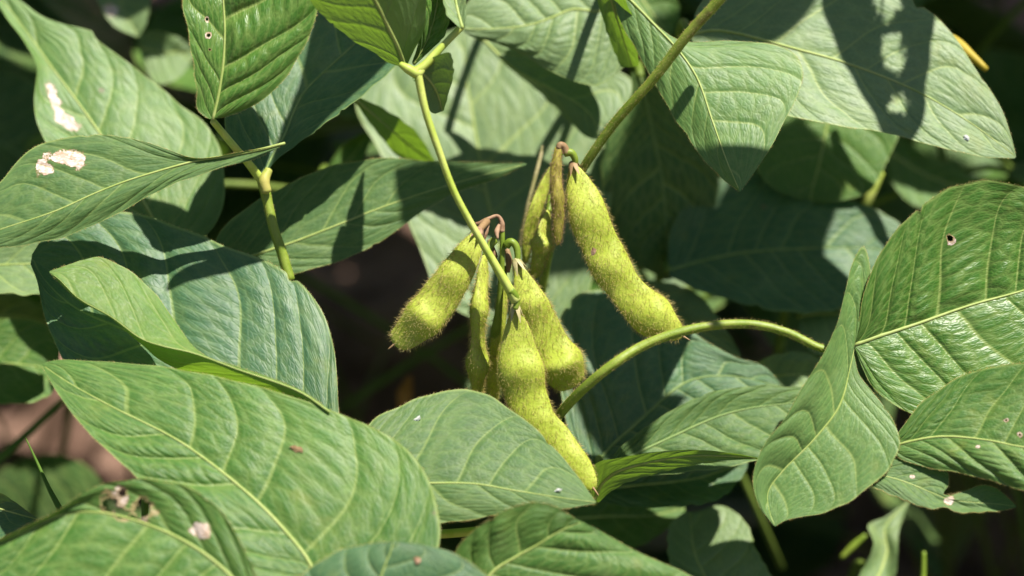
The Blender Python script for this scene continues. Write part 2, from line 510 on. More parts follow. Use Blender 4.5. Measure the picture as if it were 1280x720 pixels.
    if dmg:
        D = np.full((nu, nc), -1.0)
        for (px, py, rx, ry, rot) in dmg:
            dx = XY[..., 0] - px; dy = XY[..., 1] - py
            c, sn = math.cos(rot), math.sin(rot)
            D = np.maximum(D, 1 - np.hypot((dx * c + dy * sn) / rx, (-dx * sn + dy * c) / ry))
    if hole:
        H = np.full((nu, nc), -1.0)
        for (px, py, rr) in hole:
            H = np.maximum(H, 1 - np.hypot(XY[..., 0] - px, XY[..., 1] - py) / rr)
    # orientation of the upper side: towards the camera unless the underside is what we see
    v1 = V[nu // 2, nh] - V[nu // 2 - 1, nh]; v2 = V[nu // 2, nh + 4] - V[nu // 2, nh]
    nrm = np.cross(v1, v2)
    flip = (np.dot(nrm, B_) < 0) ^ under
    o = finish_blade(name, V, N, width / length, M[mat], parent, origin, flip, D, H, phase)
    if fringe:
        rh = np.random.default_rng(seed + 77)
        for col, inn in ((0, 1), (nc - 1, nc - 2)):
            kk_ = rh.integers(2, nu - 2, fringe); ff_ = rh.uniform(0, 1, (fringe, 1))
            pe = V[kk_, col] * (1 - ff_) + V[kk_ + 1, col] * ff_
            outw = V[kk_, col] - V[kk_, inn]; outw /= np.linalg.norm(outw, axis=1, keepdims=True) + 1e-9
            fz = V[kk_ + 1, col] - V[kk_, col]; fz /= np.linalg.norm(fz, axis=1, keepdims=True) + 1e-9
            hairs('margin_hair', pe, outw, fz, .055, 'fuzz', o if name == 'leaflet' else parent, seed + col, rad=.0022, lean=.6, spread=.4)
    # the raised main vein
    mp = V[:, nh]; step = max(1, nu // 40)
    nd = B_ if not under else -B_
    pts = mp[::step] + nd * .0000
    rad = np.linspace(vr, vr * .25, len(pts)) * .01
    tube('midrib', pts, rad, M[vein], o if parent is not None and name == 'leaflet' else parent, origin, 8)
    return o, V


def auto_petiole(parent, origin, base, length, mat='stem', r=.11, lean=(0, 0)):
    """a leaf stalk sinking from the leaf's base into the canopy"""
    t = np.linspace(0, 1, 14)[:, None]
    dn = np.array([lean[0], lean[1] + .25, -1.0])
    back = np.asarray(base)
    p = back + dn * (t ** 1.2) * length * .01 + np.array([0, .01, .006]) * np.sin(t * math.pi) * .8
    tube('petiole', p, np.linspace(r, r * 1.25, 14) * .01, M[mat], parent, origin, 8)


LEAFV = {}


def leaf(label, A, Mi, Bd, z0, group=None, stalk=4.0, stalk_mat='stem_dark', lean=(0, .6), cat='leaf', name='soybean_leaf', **kw):
    base = W(Mi[0][0], Mi[0][1], 0)
    o = empty(name, (0, 0, 0), label, cat, group)
    # the root sits at the leaf's base
    b, V = blade('leaf_blade', o, np.zeros(3), A, Mi, Bd, z0, **kw)
    org = V[0, V.shape[1] // 2]
    LEAFV[label] = V
    if stalk: auto_petiole(o, np.zeros(3), org, stalk, stalk_mat, lean=lean)
    rebase(o, org)
    return o, V


def rebase(o, org):
    """moves the root to org and keeps everything below where it is"""
    org = np.asarray(org, float)
    o.location = Vector(org.tolist())
    for ch in o.children:
        if ch.type == 'MESH':
            ch.data.transform(Matrix.Translation(Vector((-org).tolist())))
        for g in ch.children:
            if g.type == 'MESH':
                g.data.transform(Matrix.Translation(Vector((-org).tolist())))


def pix_tube(name, pts, rad, mat, parent, n=40, ns=12, ridge=0.0, key=None):
    """pts (px, py, z), rad in px"""
    c = spline(pts, n)
    rr = rad if np.isscalar(rad) else np.interp(np.linspace(0, 1, n), np.linspace(0, 1, len(rad)), rad)
    rr = np.asarray(rr) * (.82 if name in ('petiole', 'petiolule', 'main_stem', 'joint') else 1.0)
    return tube(name, W(c[:, 0], c[:, 1], c[:, 2]), rr * KPX * .01, M[mat], parent, None, ns, ridge), c, np.broadcast_to(rr, (n,))


# ------------------------------------------------------------------ hairs
def hairs(name, P, Nn, T, length, mat, parent, seed=3, rad=.006, lean=.5, spread=.45):
    """short tapered hairs, one three-sided spike each, merged in one part"""
    r = np.random.default_rng(seed)
    n = len(P)
    d = Nn + lean * T + r.normal(0, spread, (n, 3))
    d /= np.linalg.norm(d, axis=1, keepdims=True)
    L = length * r.uniform(.45, 1.25, (n, 1)) * .01
    a = np.cross(d, r.normal(0, 1, (n, 3))); a /= np.linalg.norm(a, axis=1, keepdims=True)
    b = np.cross(d, a)
    rr = rad * .01
    bend = (T * .35 + r.normal(0, .25, (n, 3))) * L * .5
    base = P - d * .0001
    midp = base + d * L * .55 + bend * .25
    tip = base + d * L + bend
    ring0 = [base + rr * (math.cos(k * 2.0944) * a + math.sin(k * 2.0944) * b) for k in range(3)]
    ring1 = [midp + rr * .7 * (math.cos(k * 2.0944) * a + math.sin(k * 2.0944) * b) for k in range(3)]
    V = np.stack(ring0 + ring1 + [tip], 1).reshape(-1, 3)
    o = np.arange(n)[:, None] * 7
    Q = np.concatenate([o + np.array([[k, (k + 1) % 3, 3 + (k + 1) % 3, 3 + k]]) for k in range(3)])
    Tn = np.concatenate([o + np.array([[3 + k, 3 + (k + 1) % 3, 6]]) for k in range(3)])
    ob = mixed_mesh(name, V, Q, Tn, M[mat], parent, None)
    ob['kind'] = 'stuff'
    return ob


# ------------------------------------------------------------------ pods
def pod(label, C, Wd, th=.42, beans=(), dense=5200, mat='pod', stalk=None, calyx=True, beak=True, twist=0.0, fuzz='fuzz',
        hair=.125, seed=1, stalk_mat='stem', flat=1.0, calyx_mat='calyx', cat='pod', calyx_len=26, stalk_r=4.5):
    """C: centre line (px, py, z) stalk end -> tip; Wd: half widths (px) at even stations; beans: (position, strength)"""
    n = 90; ns = 44
    c = spline(C, n); P = W(c[:, 0], c[:, 1], c[:, 2])
    tt = np.linspace(0, 1, n)
    # smooth the half widths
    k = np.linspace(0, 1, len(Wd))
    w = spline(np.stack([k * 400, np.asarray(Wd, float)], 1), 400)
    w = np.interp(tt * 400, w[:, 0], w[:, 1]) * KPX * .0093
    ends = np.clip(1 - ((tt - .955) / .045).clip(0, 1) ** 2, 0, 1) ** .5 * (1 - (1 - (tt / .02).clip(0, 1)) ** 2) ** .5
    w = w * np.maximum(ends, .03)
    T = np.gradient(P, axis=0); T /= np.linalg.norm(T, axis=1, keepdims=True)
    root = empty('soybean_pod', P[0], label, cat, 'green pods hanging from the stems')
    bulge = np.full(n, .27)
    for (p, s) in beans:
        bulge += 1.9 * s * np.exp(-((tt - p) / .095) ** 2)
        w = w * (1 + .35 * s * np.exp(-((tt - p) / .08) ** 2))
    th_ = np.linspace(0, 2 * np.pi, ns, endpoint=False)
    V = np.zeros((n, ns, 3)); NN = np.zeros((n, ns, 3))
    r = np.random.default_rng(seed)
    for i in range(n):
        tw = twist if np.isscalar(twist) else np.interp(tt[i], np.linspace(0, 1, len(twist)), twist)
        view = CAMLOC - P[i]; view /= np.linalg.norm(view)
        X = np.cross(T[i], view); X /= np.linalg.norm(X)
        Y = np.cross(X, T[i])
        cx, sy = np.cos(th_), np.sin(th_)
        # lens section: sharp-ish at the two seams
        zz = np.sign(sy) * np.abs(sy) ** 1.25
        hh = th * bulge[i] * 2 * flat
        lx = cx * w[i]; ly = zz * w[i] * hh
        # the bean lies off centre and swells the face
        ct, st = math.cos(tw), math.sin(tw)
        V[i] = P[i] + (lx * ct - ly * st)[:, None] * X + (lx * st + ly * ct)[:, None] * Y
        nx = cx / 1.0; ny = np.sign(sy) * np.abs(sy) ** .9 / max(hh, .2)
        nr = (nx * ct - ny * st)[:, None] * X + (nx * st + ny * ct)[:, None] * Y
        NN[i] = nr / np.linalg.norm(nr, axis=1, keepdims=True)
    wob = vnoise(tt[:, None] * 5 + th_[None, :] * 0, np.cos(th_)[None, :] + 0 * tt[:, None], seed, 6, 3)
    V = V + NN * (wob * .00012)[..., None] * (w / w.max())[:, None, None]
    vv = V.reshape(-1, 3)
    i = np.arange(n - 1)[:, None]; j = np.arange(ns)[None, :]
    a = i * ns + j; b = i * ns + (j + 1) % ns
    F = np.stack([a, b, b + ns, a + ns], -1).reshape(-1, 4)
    vv = np.vstack([vv, P[0], P[-1]])
    kk = np.arange(ns)
    t0 = np.stack([np.full(ns, n * ns), (kk + 1) % ns, kk], -1)
    t1 = np.stack([np.full(ns, n * ns + 1), (n - 1) * ns + kk, (n - 1) * ns + (kk + 1) % ns], -1)
    shell = mixed_mesh('pod_shell', vv, F, np.vstack([t0, t1]), M[mat], root, P[0])
    # hairs
    area = (np.linalg.norm(np.diff(P, axis=0), axis=1) * (w[:-1] + w[1:]) * 2.2)
    prob = area / area.sum()
    nh = int(dense * .62)
    ii = r.choice(n - 1, nh, p=prob); jj = r.uniform(0, ns, nh); fi = r.uniform(0, 1, nh)
    j0 = jj.astype(int) % ns; j1 = (j0 + 1) % ns; fj = (jj - np.floor(jj))[:, None]; fi = fi[:, None]
    HP = (V[ii, j0] * (1 - fj) + V[ii, j1] * fj) * (1 - fi) + (V[ii + 1, j0] * (1 - fj) + V[ii + 1, j1] * fj) * fi
    HN = NN[ii, j0] * (1 - fj) + NN[ii, j1] * fj
    h = hairs('fuzz', HP, HN, T[ii], hair, fuzz, root, seed + 5, rad=.0032, lean=.5, spread=.5)
    h.data.transform(Matrix.Translation(Vector((-P[0]).tolist())))
    if beak:
        q = np.stack([P[-1] + T[-1] * s for s in np.linspace(-.0006, .0016, 6)]) + B_ * np.linspace(0, .0004, 6)[:, None]
        bk = tube('beak', q, np.linspace(.00035, .00012, 6), M['stem_brown'], root, P[0], 6)
    if calyx:
        # five narrow sepals clasping the shoulder
        VV, QQ = [], []
        for s5 in range(6):
            ang = s5 * 2 * math.pi / 6 + r.uniform(-.2, .2)
            view = CAMLOC - P[3]; view /= np.linalg.norm(view)
            X = np.cross(T[3], view); X /= np.linalg.norm(X); Y = np.cross(X, T[3])
            rd = math.cos(ang) * X + math.sin(ang) * Y
            tg = np.cross(T[3], rd)
            L = calyx_len * KPX * .01 * r.uniform(.75, 1.15)
            st = np.linspace(0, 1, 7)
            cen = P[0] - T[0] * .0008 + np.outer(st, T[3] * L) + np.outer(.0006 + .0013 * st ** .8 + .0006 * st ** 4 * r.uniform(-.3, 1.6), rd)
            hw = .0006 * (1 - st ** 1.6) + .00008
            base = len(VV) * 1
            o_ = sum(len(x) for x in VV)
            for sgn in (0,):
                pts = np.concatenate([cen - tg * hw[:, None], cen + rd * (.0003 * (1 - st))[:, None], cen + tg * hw[:, None]])
                VV.append(pts)
                for q_ in range(6):
                    QQ.append([o_ + q_, o_ + q_ + 1, o_ + 7 + q_ + 1, o_ + 7 + q_])
                    QQ.append([o_ + 7 + q_, o_ + 7 + q_ + 1, o_ + 14 + q_ + 1, o_ + 14 + q_])
        cal = mesh_obj('calyx', np.vstack(VV), np.array(QQ), M[calyx_mat], root, P[0])
    if stalk:
        cc = spline(stalk, 20)
        st = tube('stalk', W(cc[:, 0], cc[:, 1], cc[:, 2]), np.linspace(stalk_r * .8, stalk_r * 1.15, 20) * KPX * .01, M[stalk_mat], root, P[0], 10)
    return root


#LEAVES#
# ================================================================== the leaves in view
G_FRONT = 'broad soybean leaves in the canopy'

# --- nearest row along the lower edge
leaf('large bright green leaf with a brown flake on it, below the big bumpy leaf',
     [(395, 745), (470, 742), (535, 715), (550, 675), (547, 637), (535, 598), (507, 560), (465, 534), (420, 515), (360, 494), (290, 475), (200, 458), (110, 451), (70, 450), (51, 455)],
     [(398, 740), (388, 706), (360, 668), (312, 619), (226, 553), (139, 508), (85, 478), (51, 455)],
     [(390, 748), (345, 738), (290, 705), (225, 645), (177, 603), (153, 580), (111, 541), (80, 503), (62, 475), (51, 455)],
     4.3, ref=(290, 590), sb=-.42, sa=.02, fa=-.1, fb=.25, N=7, quilt=.085, wave=.10, mat='fresh', nu=150, nh=46, fringe=420, seed=11, curl=.25, group=G_FRONT)

leaf('green leaf with ragged tan insect holes in its upper half, at the lower edge',
     [(330, 775), (328, 750), (318, 718), (302, 680), (275, 638), (245, 614), (200, 601), (150, 601), (110, 613), (75, 636), (20, 664), (-40, 695)],
     [(328, 778), (290, 722), (240, 682), (180, 654), (120, 640), (80, 643), (25, 668), (-40, 700)],
     [(310, 800), (230, 830), (120, 820), (40, 780), (0, 745), (-40, 715)],
     5.6, ref=(160, 680), sb=-.40, sa=.0, fa=.38, fb=-.3, N=7, quilt=.08, wave=.10, mat='fresh', nu=120, nh=44, fringe=420, seed=12,
     dmg=[(147, 627, 20, 30, .2), (179, 642, 14, 24, -.2), (250, 663, 22, 16, 0)],
     hole=[(137, 630, 22), (153, 641, 17), (180, 636, 24), (153, 616, 10)], group=G_FRONT)

leaf('dark bluish leaf arching in at the lower edge, below the leaf with the brown flake',
     [(330, 800), (350, 745), (380, 716), (420, 690), (465, 679), (490, 677)],
     [(430, 850), (450, 790), (470, 740), (480, 710), (488, 690), (492, 677)],
     [(600, 850), (640, 790), (622, 735), (605, 716), (566, 691), (524, 680), (495, 677)],
     6.0, ref=(480, 720), sb=-.15, fa=-.2, fb=-.25, N=6, quilt=.07, mat='blue', fringe=420, seed=13, group=G_FRONT)

leaf('ridged dark green leaf directly below the smooth matte leaf, at the lower edge',
     [(560, 790), (560, 730), (569, 690), (600, 657), (642, 634), (670, 628), (700, 636), (722, 650)],
     [(590, 770), (613, 718), (645, 696), (670, 682), (700, 664), (728, 652)],
     [(640, 810), (760, 800), (850, 760), (880, 733), (860, 718), (802, 692), (765, 672), (735, 655)],
     4.9, ref=(700, 690), sb=-.12, fa=.3, fb=-.1, N=6, quilt=.08, mat='fresh', reproj=0, fringe=420, seed=14, nu=120, nh=40, group=G_FRONT)

leaf('smooth matte green leaf pointing right, tucked under the tips of the hanging pods',
     [(445, 612), (448, 560), (465, 527), (507, 504), (566, 487), (600, 490), (642, 514), (684, 550), (715, 586), (745, 627)],
     [(440, 618), (480, 606), (543, 604), (594, 605), (642, 613), (700, 622), (745, 628)],
     [(448, 630), (490, 650), (548, 654), (590, 649), (640, 641), (700, 637), (745, 629)],
     3.2, ref=(600, 570), sb=-.45, sa=.0, fa=-.22, fb=-.1, N=6, quilt=.025, wave=.06, mat='matte', fringe=420, seed=15, nu=130, nh=40, vr=.03, group=G_FRONT)

# --- the left side
leaf('large dusky bumpy leaf behind the small folded pale leaf, partly in shade',
     [(432, 560), (424, 520), (421, 466), (417, 432), (403, 390), (378, 356), (347, 333), (302, 315), (250, 294), (194, 273), (150, 264), (104, 268), (62, 288), (40, 318)],
     [(430, 563), (340, 512), (250, 462), (160, 415), (94, 385), (60, 355), (39, 325)],
     [(420, 575), (300, 590), (190, 555), (115, 505), (78, 448), (57, 400), (46, 350), (38, 330)],
     1.2, ref=(230, 390), sb=-.45, fa=.1, fb=.15, N=7, quilt=.12, wave=.12, mat='blue', fringe=420, seed=16, nu=150, nh=48, vein='vein_dull', vr=.035, group=G_FRONT)

leaf('small pale leaf folded lengthwise, lying across the big bumpy leaf',
     [(412, 512), (375, 487), (300, 459), (262, 447), (243, 434), (225, 411), (208, 385), (180, 353), (150, 331), (115, 321), (88, 330), (62, 339)],
     [(412, 515), (375, 490), (295, 461), (240, 441), (205, 433), (178, 424), (139, 396), (97, 372), (75, 350), (62, 340)],
     [(412, 524), (380, 512), (330, 492), (270, 476), (220, 461), (196, 447), (176, 430), (139, 398), (97, 374), (62, 341)],
     2.8, ref=(180, 400), sb=-.55, sa=-.05, fa=0, fb=0, zA=[0, 0, .0, -.2, -.3, -.2, 0], zB=[-.2, -.6, -1.1, -.9, -.3, 0], N=7, quilt=.02, wave=.03, mat='young', fringe=420, seed=17, stalk=0, reproj=0, nu=120, nh=30, vr=.022,
     vein='vein', group=G_FRONT)

leaf('grey green leaf at the left margin, partly behind the dusky bumpy leaf, half shaded',
     [(-120, 350), (-60, 312), (0, 300), (50, 296), (100, 320)], [(-120, 356), (-40, 335), (40, 330), (100, 330)], [(-120, 362), (-60, 368), (0, 366), (47, 368), (100, 345)],
     -1.5, ref=(20, 340), sb=-.6, N=5, quilt=.03, mat='pale', seed=18, nu=50, nh=16, group=G_FRONT)

leaf('blurred green leaf with a rounded end at the left margin, above the bare soil',
     [(-110, 440), (-50, 400), (0, 398), (50, 403), (74, 425), (74, 455)], [(-110, 460), (-40, 455), (20, 455), (74, 462)], [(-110, 490), (-50, 507), (0, 505), (40, 503), (66, 490), (73, 470)],
     -3.5, ref=(20, 450), sb=-.5, N=5, quilt=.04, mat='fresh', seed=19, nu=50, nh=16, group=G_FRONT)

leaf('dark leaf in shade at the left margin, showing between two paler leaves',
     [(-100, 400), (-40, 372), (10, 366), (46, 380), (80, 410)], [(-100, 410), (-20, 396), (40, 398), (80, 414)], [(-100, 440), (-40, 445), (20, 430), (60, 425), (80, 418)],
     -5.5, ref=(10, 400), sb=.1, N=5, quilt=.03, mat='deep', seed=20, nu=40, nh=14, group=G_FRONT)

leaf('broad pale leaf with a long pinkish scar, running down from the upper left corner',
     [(200, 300), (165, 290), (130, 262), (85, 218), (56, 176), (42, 130), (46, 85), (32, 55), (8, 22), (-25, -30)],
     [(203, 296), (175, 245), (122, 163), (95, 125), (69, 90), (42, 52), (20, 22), (-25, -30)],
     [(225, 300), (258, 293), (277, 262), (281, 222), (276, 190), (257, 155), (222, 128), (194, 104), (149, 70), (118, 46), (116, 40), (69, 27), (40, 12), (0, -20), (-25, -34)],
     -2.4, ref=(130, 140), sb=-.42, sa=-.08, fa=.25, fb=.0, N=7, quilt=.04, wave=.14, mat='soft', seed=21, nu=120, nh=36,
     dmg=[(69, 128, 11, 42, -.3), (84, 153, 30, 13, .5)], group=G_FRONT)

leaf('long grey green leaf with a thin pointed end, crossing behind the slim stalk',
     [(268, 330), (270, 298), (300, 266), (350, 235), (420, 206), (480, 198), (540, 201), (600, 203), (657, 204)],
     [(262, 335), (300, 324), (360, 305), (420, 282), (470, 262), (524, 243), (600, 220), (658, 205)],
     [(268, 345), (310, 350), (370, 341), (430, 324), (480, 299), (520, 270), (560, 245), (620, 223), (658, 206)],
     -.9, ref=(450, 270), sb=-.35, sa=.0, fa=.15, fb=-.1, N=8, quilt=.03, wave=.08, mat='matte', fringe=420, seed=22, nu=120, nh=34, vr=.035, group=G_FRONT)

leaf('narrow bright green backlit leaf left of the slim yellow green leaf stalk',
     [(440, 118), (480, 136), (520, 165), (547, 206)], [(440, 120), (475, 150), (510, 180), (547, 207)], [(440, 122), (470, 164), (505, 201), (547, 208)],
     -2.5, ref=(500, 160), sb=1.3, fa=0, fb=0, N=5, quilt=.02, mat='young', under=True, seed=23, nu=50, nh=14, stalk=0, group=G_FRONT)

leaf('small blurred green leaf in the dark gap above the long thin pointed leaf',
     [(400, 225), (430, 180), (462, 162)], [(400, 230), (438, 198), (464, 163)], [(400, 240), (450, 205), (466, 170)],
     -6, ref=(440, 195), sb=-.3, N=4, quilt=.02, mat='fresh', seed=24, nu=36, nh=12, group=G_FRONT)

leaf('bright green leaf in the shadows behind the leftmost hanging pod, its rounded end backlit',
     [(575, 235), (540, 250), (525, 290), (532, 330), (550, 345)], [(580, 235), (560, 275), (556, 315), (553, 346)], [(590, 240), (600, 280), (590, 325), (558, 345)],
     -5.0, ref=(560, 300), sb=-.25, N=5, quilt=.03, mat='fresh', seed=25, nu=44, nh=14, group=G_FRONT)

# --- behind the pods, upper middle
leaf('big blurred pale leaf with a straight midrib, behind the slim stalk and thin pods',
     [(700, 430), (560, 380), (520, 300), (480, 200), (445, 130), (470, 85), (530, 50), (575, 35)],
     [(660, 430), (632, 340), (612, 260), (600, 200), (590, 140), (582, 90), (578, 36)],
     [(720, 430), (745, 330), (765, 240), (755, 170), (720, 110), (660, 55), (582, 34)],
     -5.0, ref=(610, 200), sb=-.42, fa=.2, fb=.25, N=7, quilt=.09, wave=.15, mat='pale', seed=26, nu=80, nh=28, group=G_FRONT)

leaf('pale ribbed leaf with a yellow midrib at the top, shaded along its lower margin',
     [(775, 12), (740, -20), (690, -40), (630, -25), (590, -2), (572, 22), (577, 34)],
     [(775, 10), (745, 14), (715, 12), (690, 22), (663, 31), (620, 36), (578, 36)],
     [(777, 20), (784, 50), (780, 82), (766, 96), (746, 107), (725, 104), (684, 87), (656, 70), (620, 54), (590, 46), (578, 38)],
     -2.0, ref=(680, 50), sb=-.5, sa=-.05, fa=.15, fb=-.45, N=7, quilt=.09, wave=.10, mat='pale', seed=27, nu=90, nh=30, group=G_FRONT)

leaf('pale leaf folded into a slanting ridge, above the withered brownish pod',
     [(605, 46), (635, 58), (690, 70), (740, 80), (788, 98), (782, 135), (752, 172)], [(603, 48), (640, 84), (690, 112), (735, 140), (750, 172)], [(602, 50), (635, 84), (663, 106), (700, 140), (735, 172), (748, 174)],
     -3.4, ref=(690, 110), sb=-.5, fa=.1, fb=-.5, N=5, quilt=.04, mat='pale', seed=28, nu=60, nh=18, group=G_FRONT)

leaf('smooth pale leaf pointing straight down, right of the slanting hairy stem',
     [(768, -25), (790, -8), (812, 22), (850, 50), (909, 51), (957, 54), (993, 67), (1004, 90), (994, 125), (979, 155), (961, 188), (943, 215), (925, 240)],
     [(766, -22), (790, 2), (815, 28), (847, 62), (871, 97), (890, 150), (908, 200), (925, 240)],
     [(764, -18), (772, 18), (795, 62), (816, 100), (840, 142), (860, 172), (882, 202), (905, 225), (925, 240)],
     1.2, ref=(890, 130), sb=-.35, sa=.05, fa=-.12, fb=-.30, N=7, quilt=.03, wave=.07, mat='soft', fringe=420, seed=29, nu=120, nh=36, vr=.04, group=G_FRONT)

leaf('narrow bright green leaf edge standing upright at the top, by the slanting hairy stem',
     [(735, -40), (748, 5), (762, 50), (776, 84)], [(750, -40), (764, 0), (778, 45), (790, 84)], [(765, -40), (782, 0), (796, 40), (798, 82)],
     -.4, ref=(770, 30), sb=.9, sa=.8, N=4, quilt=.02, mat='young', under=True, seed=30, nu=40, nh=12, stalk=0, group=G_FRONT)

leaf('very large pale upper right leaf, crossed by a broad shadow with two sun spots',
     [(862, 42), (875, 5), (930, -30), (1000, -52), (1080, -40), (1142, 0), (1187, 38), (1222, 90), (1250, 132), (1264, 170), (1270, 195)],
     [(860, 44), (890, 38), (923, 42), (986, 59), (1055, 78), (1105, 96), (1152, 117), (1215, 155), (1270, 196)],
     [(866, 52), (890, 85), (935, 122), (989, 145), (1048, 157), (1107, 166), (1152, 178), (1200, 190), (1240, 197), (1268, 198)],
     -.6, ref=(1050, 80), sb=-.42, sa=-.04, fa=.10, fb=.10, N=8, quilt=.05, wave=.10, mat='pale', fringe=420, seed=31, nu=140, nh=44, group=G_FRONT)

leaf('half shaded leaf with a broad pale midrib, under the very large upper right leaf',
     [(1000, 60), (950, 120), (935, 180), (960, 230), (1000, 250)], [(1045, 100), (1035, 150), (1025, 200), (1012, 250)], [(1110, 100), (1125, 155), (1110, 200), (1085, 240), (1030, 255)],
     -5.0, ref=(1040, 190), sb=-.3, N=6, quilt=.04, mat='fresh', seed=32, nu=60, nh=20, group=G_FRONT)

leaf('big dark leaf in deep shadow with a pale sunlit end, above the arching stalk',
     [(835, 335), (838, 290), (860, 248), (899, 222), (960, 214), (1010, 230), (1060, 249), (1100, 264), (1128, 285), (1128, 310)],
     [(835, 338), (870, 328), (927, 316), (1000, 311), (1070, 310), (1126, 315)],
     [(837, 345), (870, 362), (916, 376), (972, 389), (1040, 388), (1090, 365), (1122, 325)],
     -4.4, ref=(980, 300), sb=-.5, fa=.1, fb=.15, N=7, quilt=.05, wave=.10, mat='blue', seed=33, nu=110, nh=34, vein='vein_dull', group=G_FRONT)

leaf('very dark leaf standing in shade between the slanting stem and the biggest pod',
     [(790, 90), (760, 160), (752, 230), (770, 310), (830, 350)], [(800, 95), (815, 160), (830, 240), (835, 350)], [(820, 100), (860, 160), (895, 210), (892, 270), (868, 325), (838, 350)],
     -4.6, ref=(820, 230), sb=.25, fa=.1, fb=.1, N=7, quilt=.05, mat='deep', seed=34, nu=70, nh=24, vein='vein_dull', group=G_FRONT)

leaf('dark bluish leaf with a pale midrib, behind the arching stalk',
     [(738, 592), (712, 545), (700, 480), (695, 425), (703, 390), (724, 368), (756, 362), (800, 372), (840, 392), (880, 425), (920, 446), (956, 458), (974, 478)],
     [(738, 590), (760, 562), (790, 535), (812, 515), (860, 477), (910, 470), (973, 482)],
     [(742, 594), (780, 600), (830, 585), (870, 560), (900, 535), (935, 515), (974, 488)],
     -1.6, ref=(820, 480), sb=-.50, fa=.1, fb=.05, N=8, quilt=.10, wave=.14, mat='blue', fringe=420, seed=35, nu=130, nh=42, vein='vein_dull', group=G_FRONT,
     dmg=[(812, 548, 11, 8, -.6)])

leaf('pale blurred leaf behind the lowest bulge of the biggest pod, above the arching stalk',
     [(790, 350), (830, 352), (870, 366), (900, 400), (925, 440)], [(780, 358), (830, 385), (880, 415), (926, 446)], [(775, 370), (810, 420), (870, 450), (926, 450)],
     -4.0, ref=(860, 390), sb=-.5, N=5, quilt=.04, mat='pale', seed=36, nu=50, nh=16, group=G_FRONT)

leaf('leaf with shaded left half and sunlit ribbed right half, below the arching stalk',
     [(752, 592), (775, 560), (810, 532), (840, 513), (870, 497), (910, 486), (961, 482), (1010, 486), (1040, 500)],
     [(750, 594), (790, 570), (840, 546), (909, 517), (979, 505), (1040, 504)],
     [(752, 598), (800, 596), (860, 590), (920, 582), (975, 565), (1020, 535), (1040, 508)],
     -.5, ref=(880, 530), sb=-.45, fa=.1, fb=.1, N=8, quilt=.06, wave=.08, mat='matte', seed=37, nu=110, nh=34, vein='vein_dull', group=G_FRONT)

leaf('thin bright green leaf folded shut, beside the tip of the longest pod',
     [(738, 628), (738, 600), (742, 581), (775, 572), (810, 566), (860, 562), (905, 565), (947, 572)], [(742, 628), (752, 605), (770, 590), (810, 578), (860, 570), (905, 570), (947, 573)],
     [(748, 628), (770, 610), (800, 598), (840, 587), (870, 581), (905, 577), (947, 574)],
     1.2, ref=(830, 585), sb=1.0, fa=0, fb=.1, N=7, quilt=.03, wave=.05, mat='young', under=True, reproj=0, seed=38, nu=80, nh=18, stalk=5, group=G_FRONT)

leaf('dark rounded leaf with a pale sunlit corner, under the thin folded bright green leaf',
     [(740, 600), (790, 580), (860, 570), (935, 568)], [(742, 612), (800, 606), (870, 598), (935, 577)], [(745, 626), (790, 634), (861, 632), (899, 624), (921, 605), (934, 585)],
     -2.2, ref=(850, 600), sb=-.45, N=6, quilt=.04, mat='blue', seed=39, nu=70, nh=22, group=G_FRONT)

leaf('shaded green leaf with a lit strip, directly under the dark rounded leaf',
     [(700, 620), (760, 612), (820, 612), (856, 632)], [(700, 650), (760, 645), (810, 645), (856, 636)], [(720, 690), (770, 690), (805, 680), (845, 652), (857, 640)],
     -4.0, ref=(790, 650), sb=-.5, N=5, quilt=.03, mat='fresh', seed=40, nu=50, nh=16, group=G_FRONT)

leaf('pale leaf, upper part in shadow, at the lower edge right of the ridged leaf',
     [(985, 790), (975, 740), (948, 692), (930, 650), (900, 632), (870, 640)], [(900, 790), (885, 730), (868, 690), (862, 640)], [(860, 790), (845, 730), (835, 690), (838, 655), (855, 640)],
     -3.0, ref=(890, 690), sb=-.5, N=6, quilt=.03, mat='pale', seed=41, nu=60, nh=20, group=G_FRONT)

# --- the right side
leaf('green leaf with reddish pinhole spots, at the right margin below the broad bumpy leaflet',
     [(1112, 556), (1128, 534), (1150, 505), (1172, 489), (1201, 470), (1240, 459), (1290, 453), (1350, 460), (1400, 500)],
     [(1110, 558), (1173, 546), (1232, 550), (1280, 559), (1340, 560), (1400, 540)],
     [(1112, 562), (1130, 576), (1170, 586), (1222, 596), (1280, 613), (1340, 620), (1400, 580)],
     3.0, ref=(1220, 540), sb=-.42, sa=.25, fa=.10, fb=-.15, N=7, quilt=.09, wave=.08, mat='fresh', fringe=420, seed=43, nu=120, nh=36, vr=.035, group=G_FRONT,
     dmg=[(1258, 525, 7, 5, 0), (1275, 543, 7, 6, 0), (1222, 558, 8, 4, 0)], hole=[(1258, 525, 4), (1275, 543, 4)])

leaf('tattered grey green leaf with a bitten notch and curled tip, over a dark gap',
     [(1070, 585), (1095, 578), (1128, 572), (1160, 580), (1182, 588), (1186, 600), (1184, 610), (1174, 614), (1187, 619), (1210, 612), (1232, 606), (1253, 616), (1270, 632)],
     [(1068, 590), (1100, 594), (1130, 602), (1160, 614), (1186, 624), (1215, 628), (1245, 630), (1270, 633)],
     [(1070, 600), (1090, 608), (1128, 624), (1163, 636), (1184, 634), (1194, 640), (1225, 640), (1255, 638), (1270, 634)],
     2.95, ref=(1160, 605), sb=-.5, fa=.0, fb=.05, N=9, quilt=.02, wave=.12, mat='matte', reproj=0, fringe=420, seed=44, nu=110, nh=24, vr=.02, group=G_FRONT,
     dmg=[(1186, 626, 10, 10, 0), (1140, 596, 6, 4, 0)])

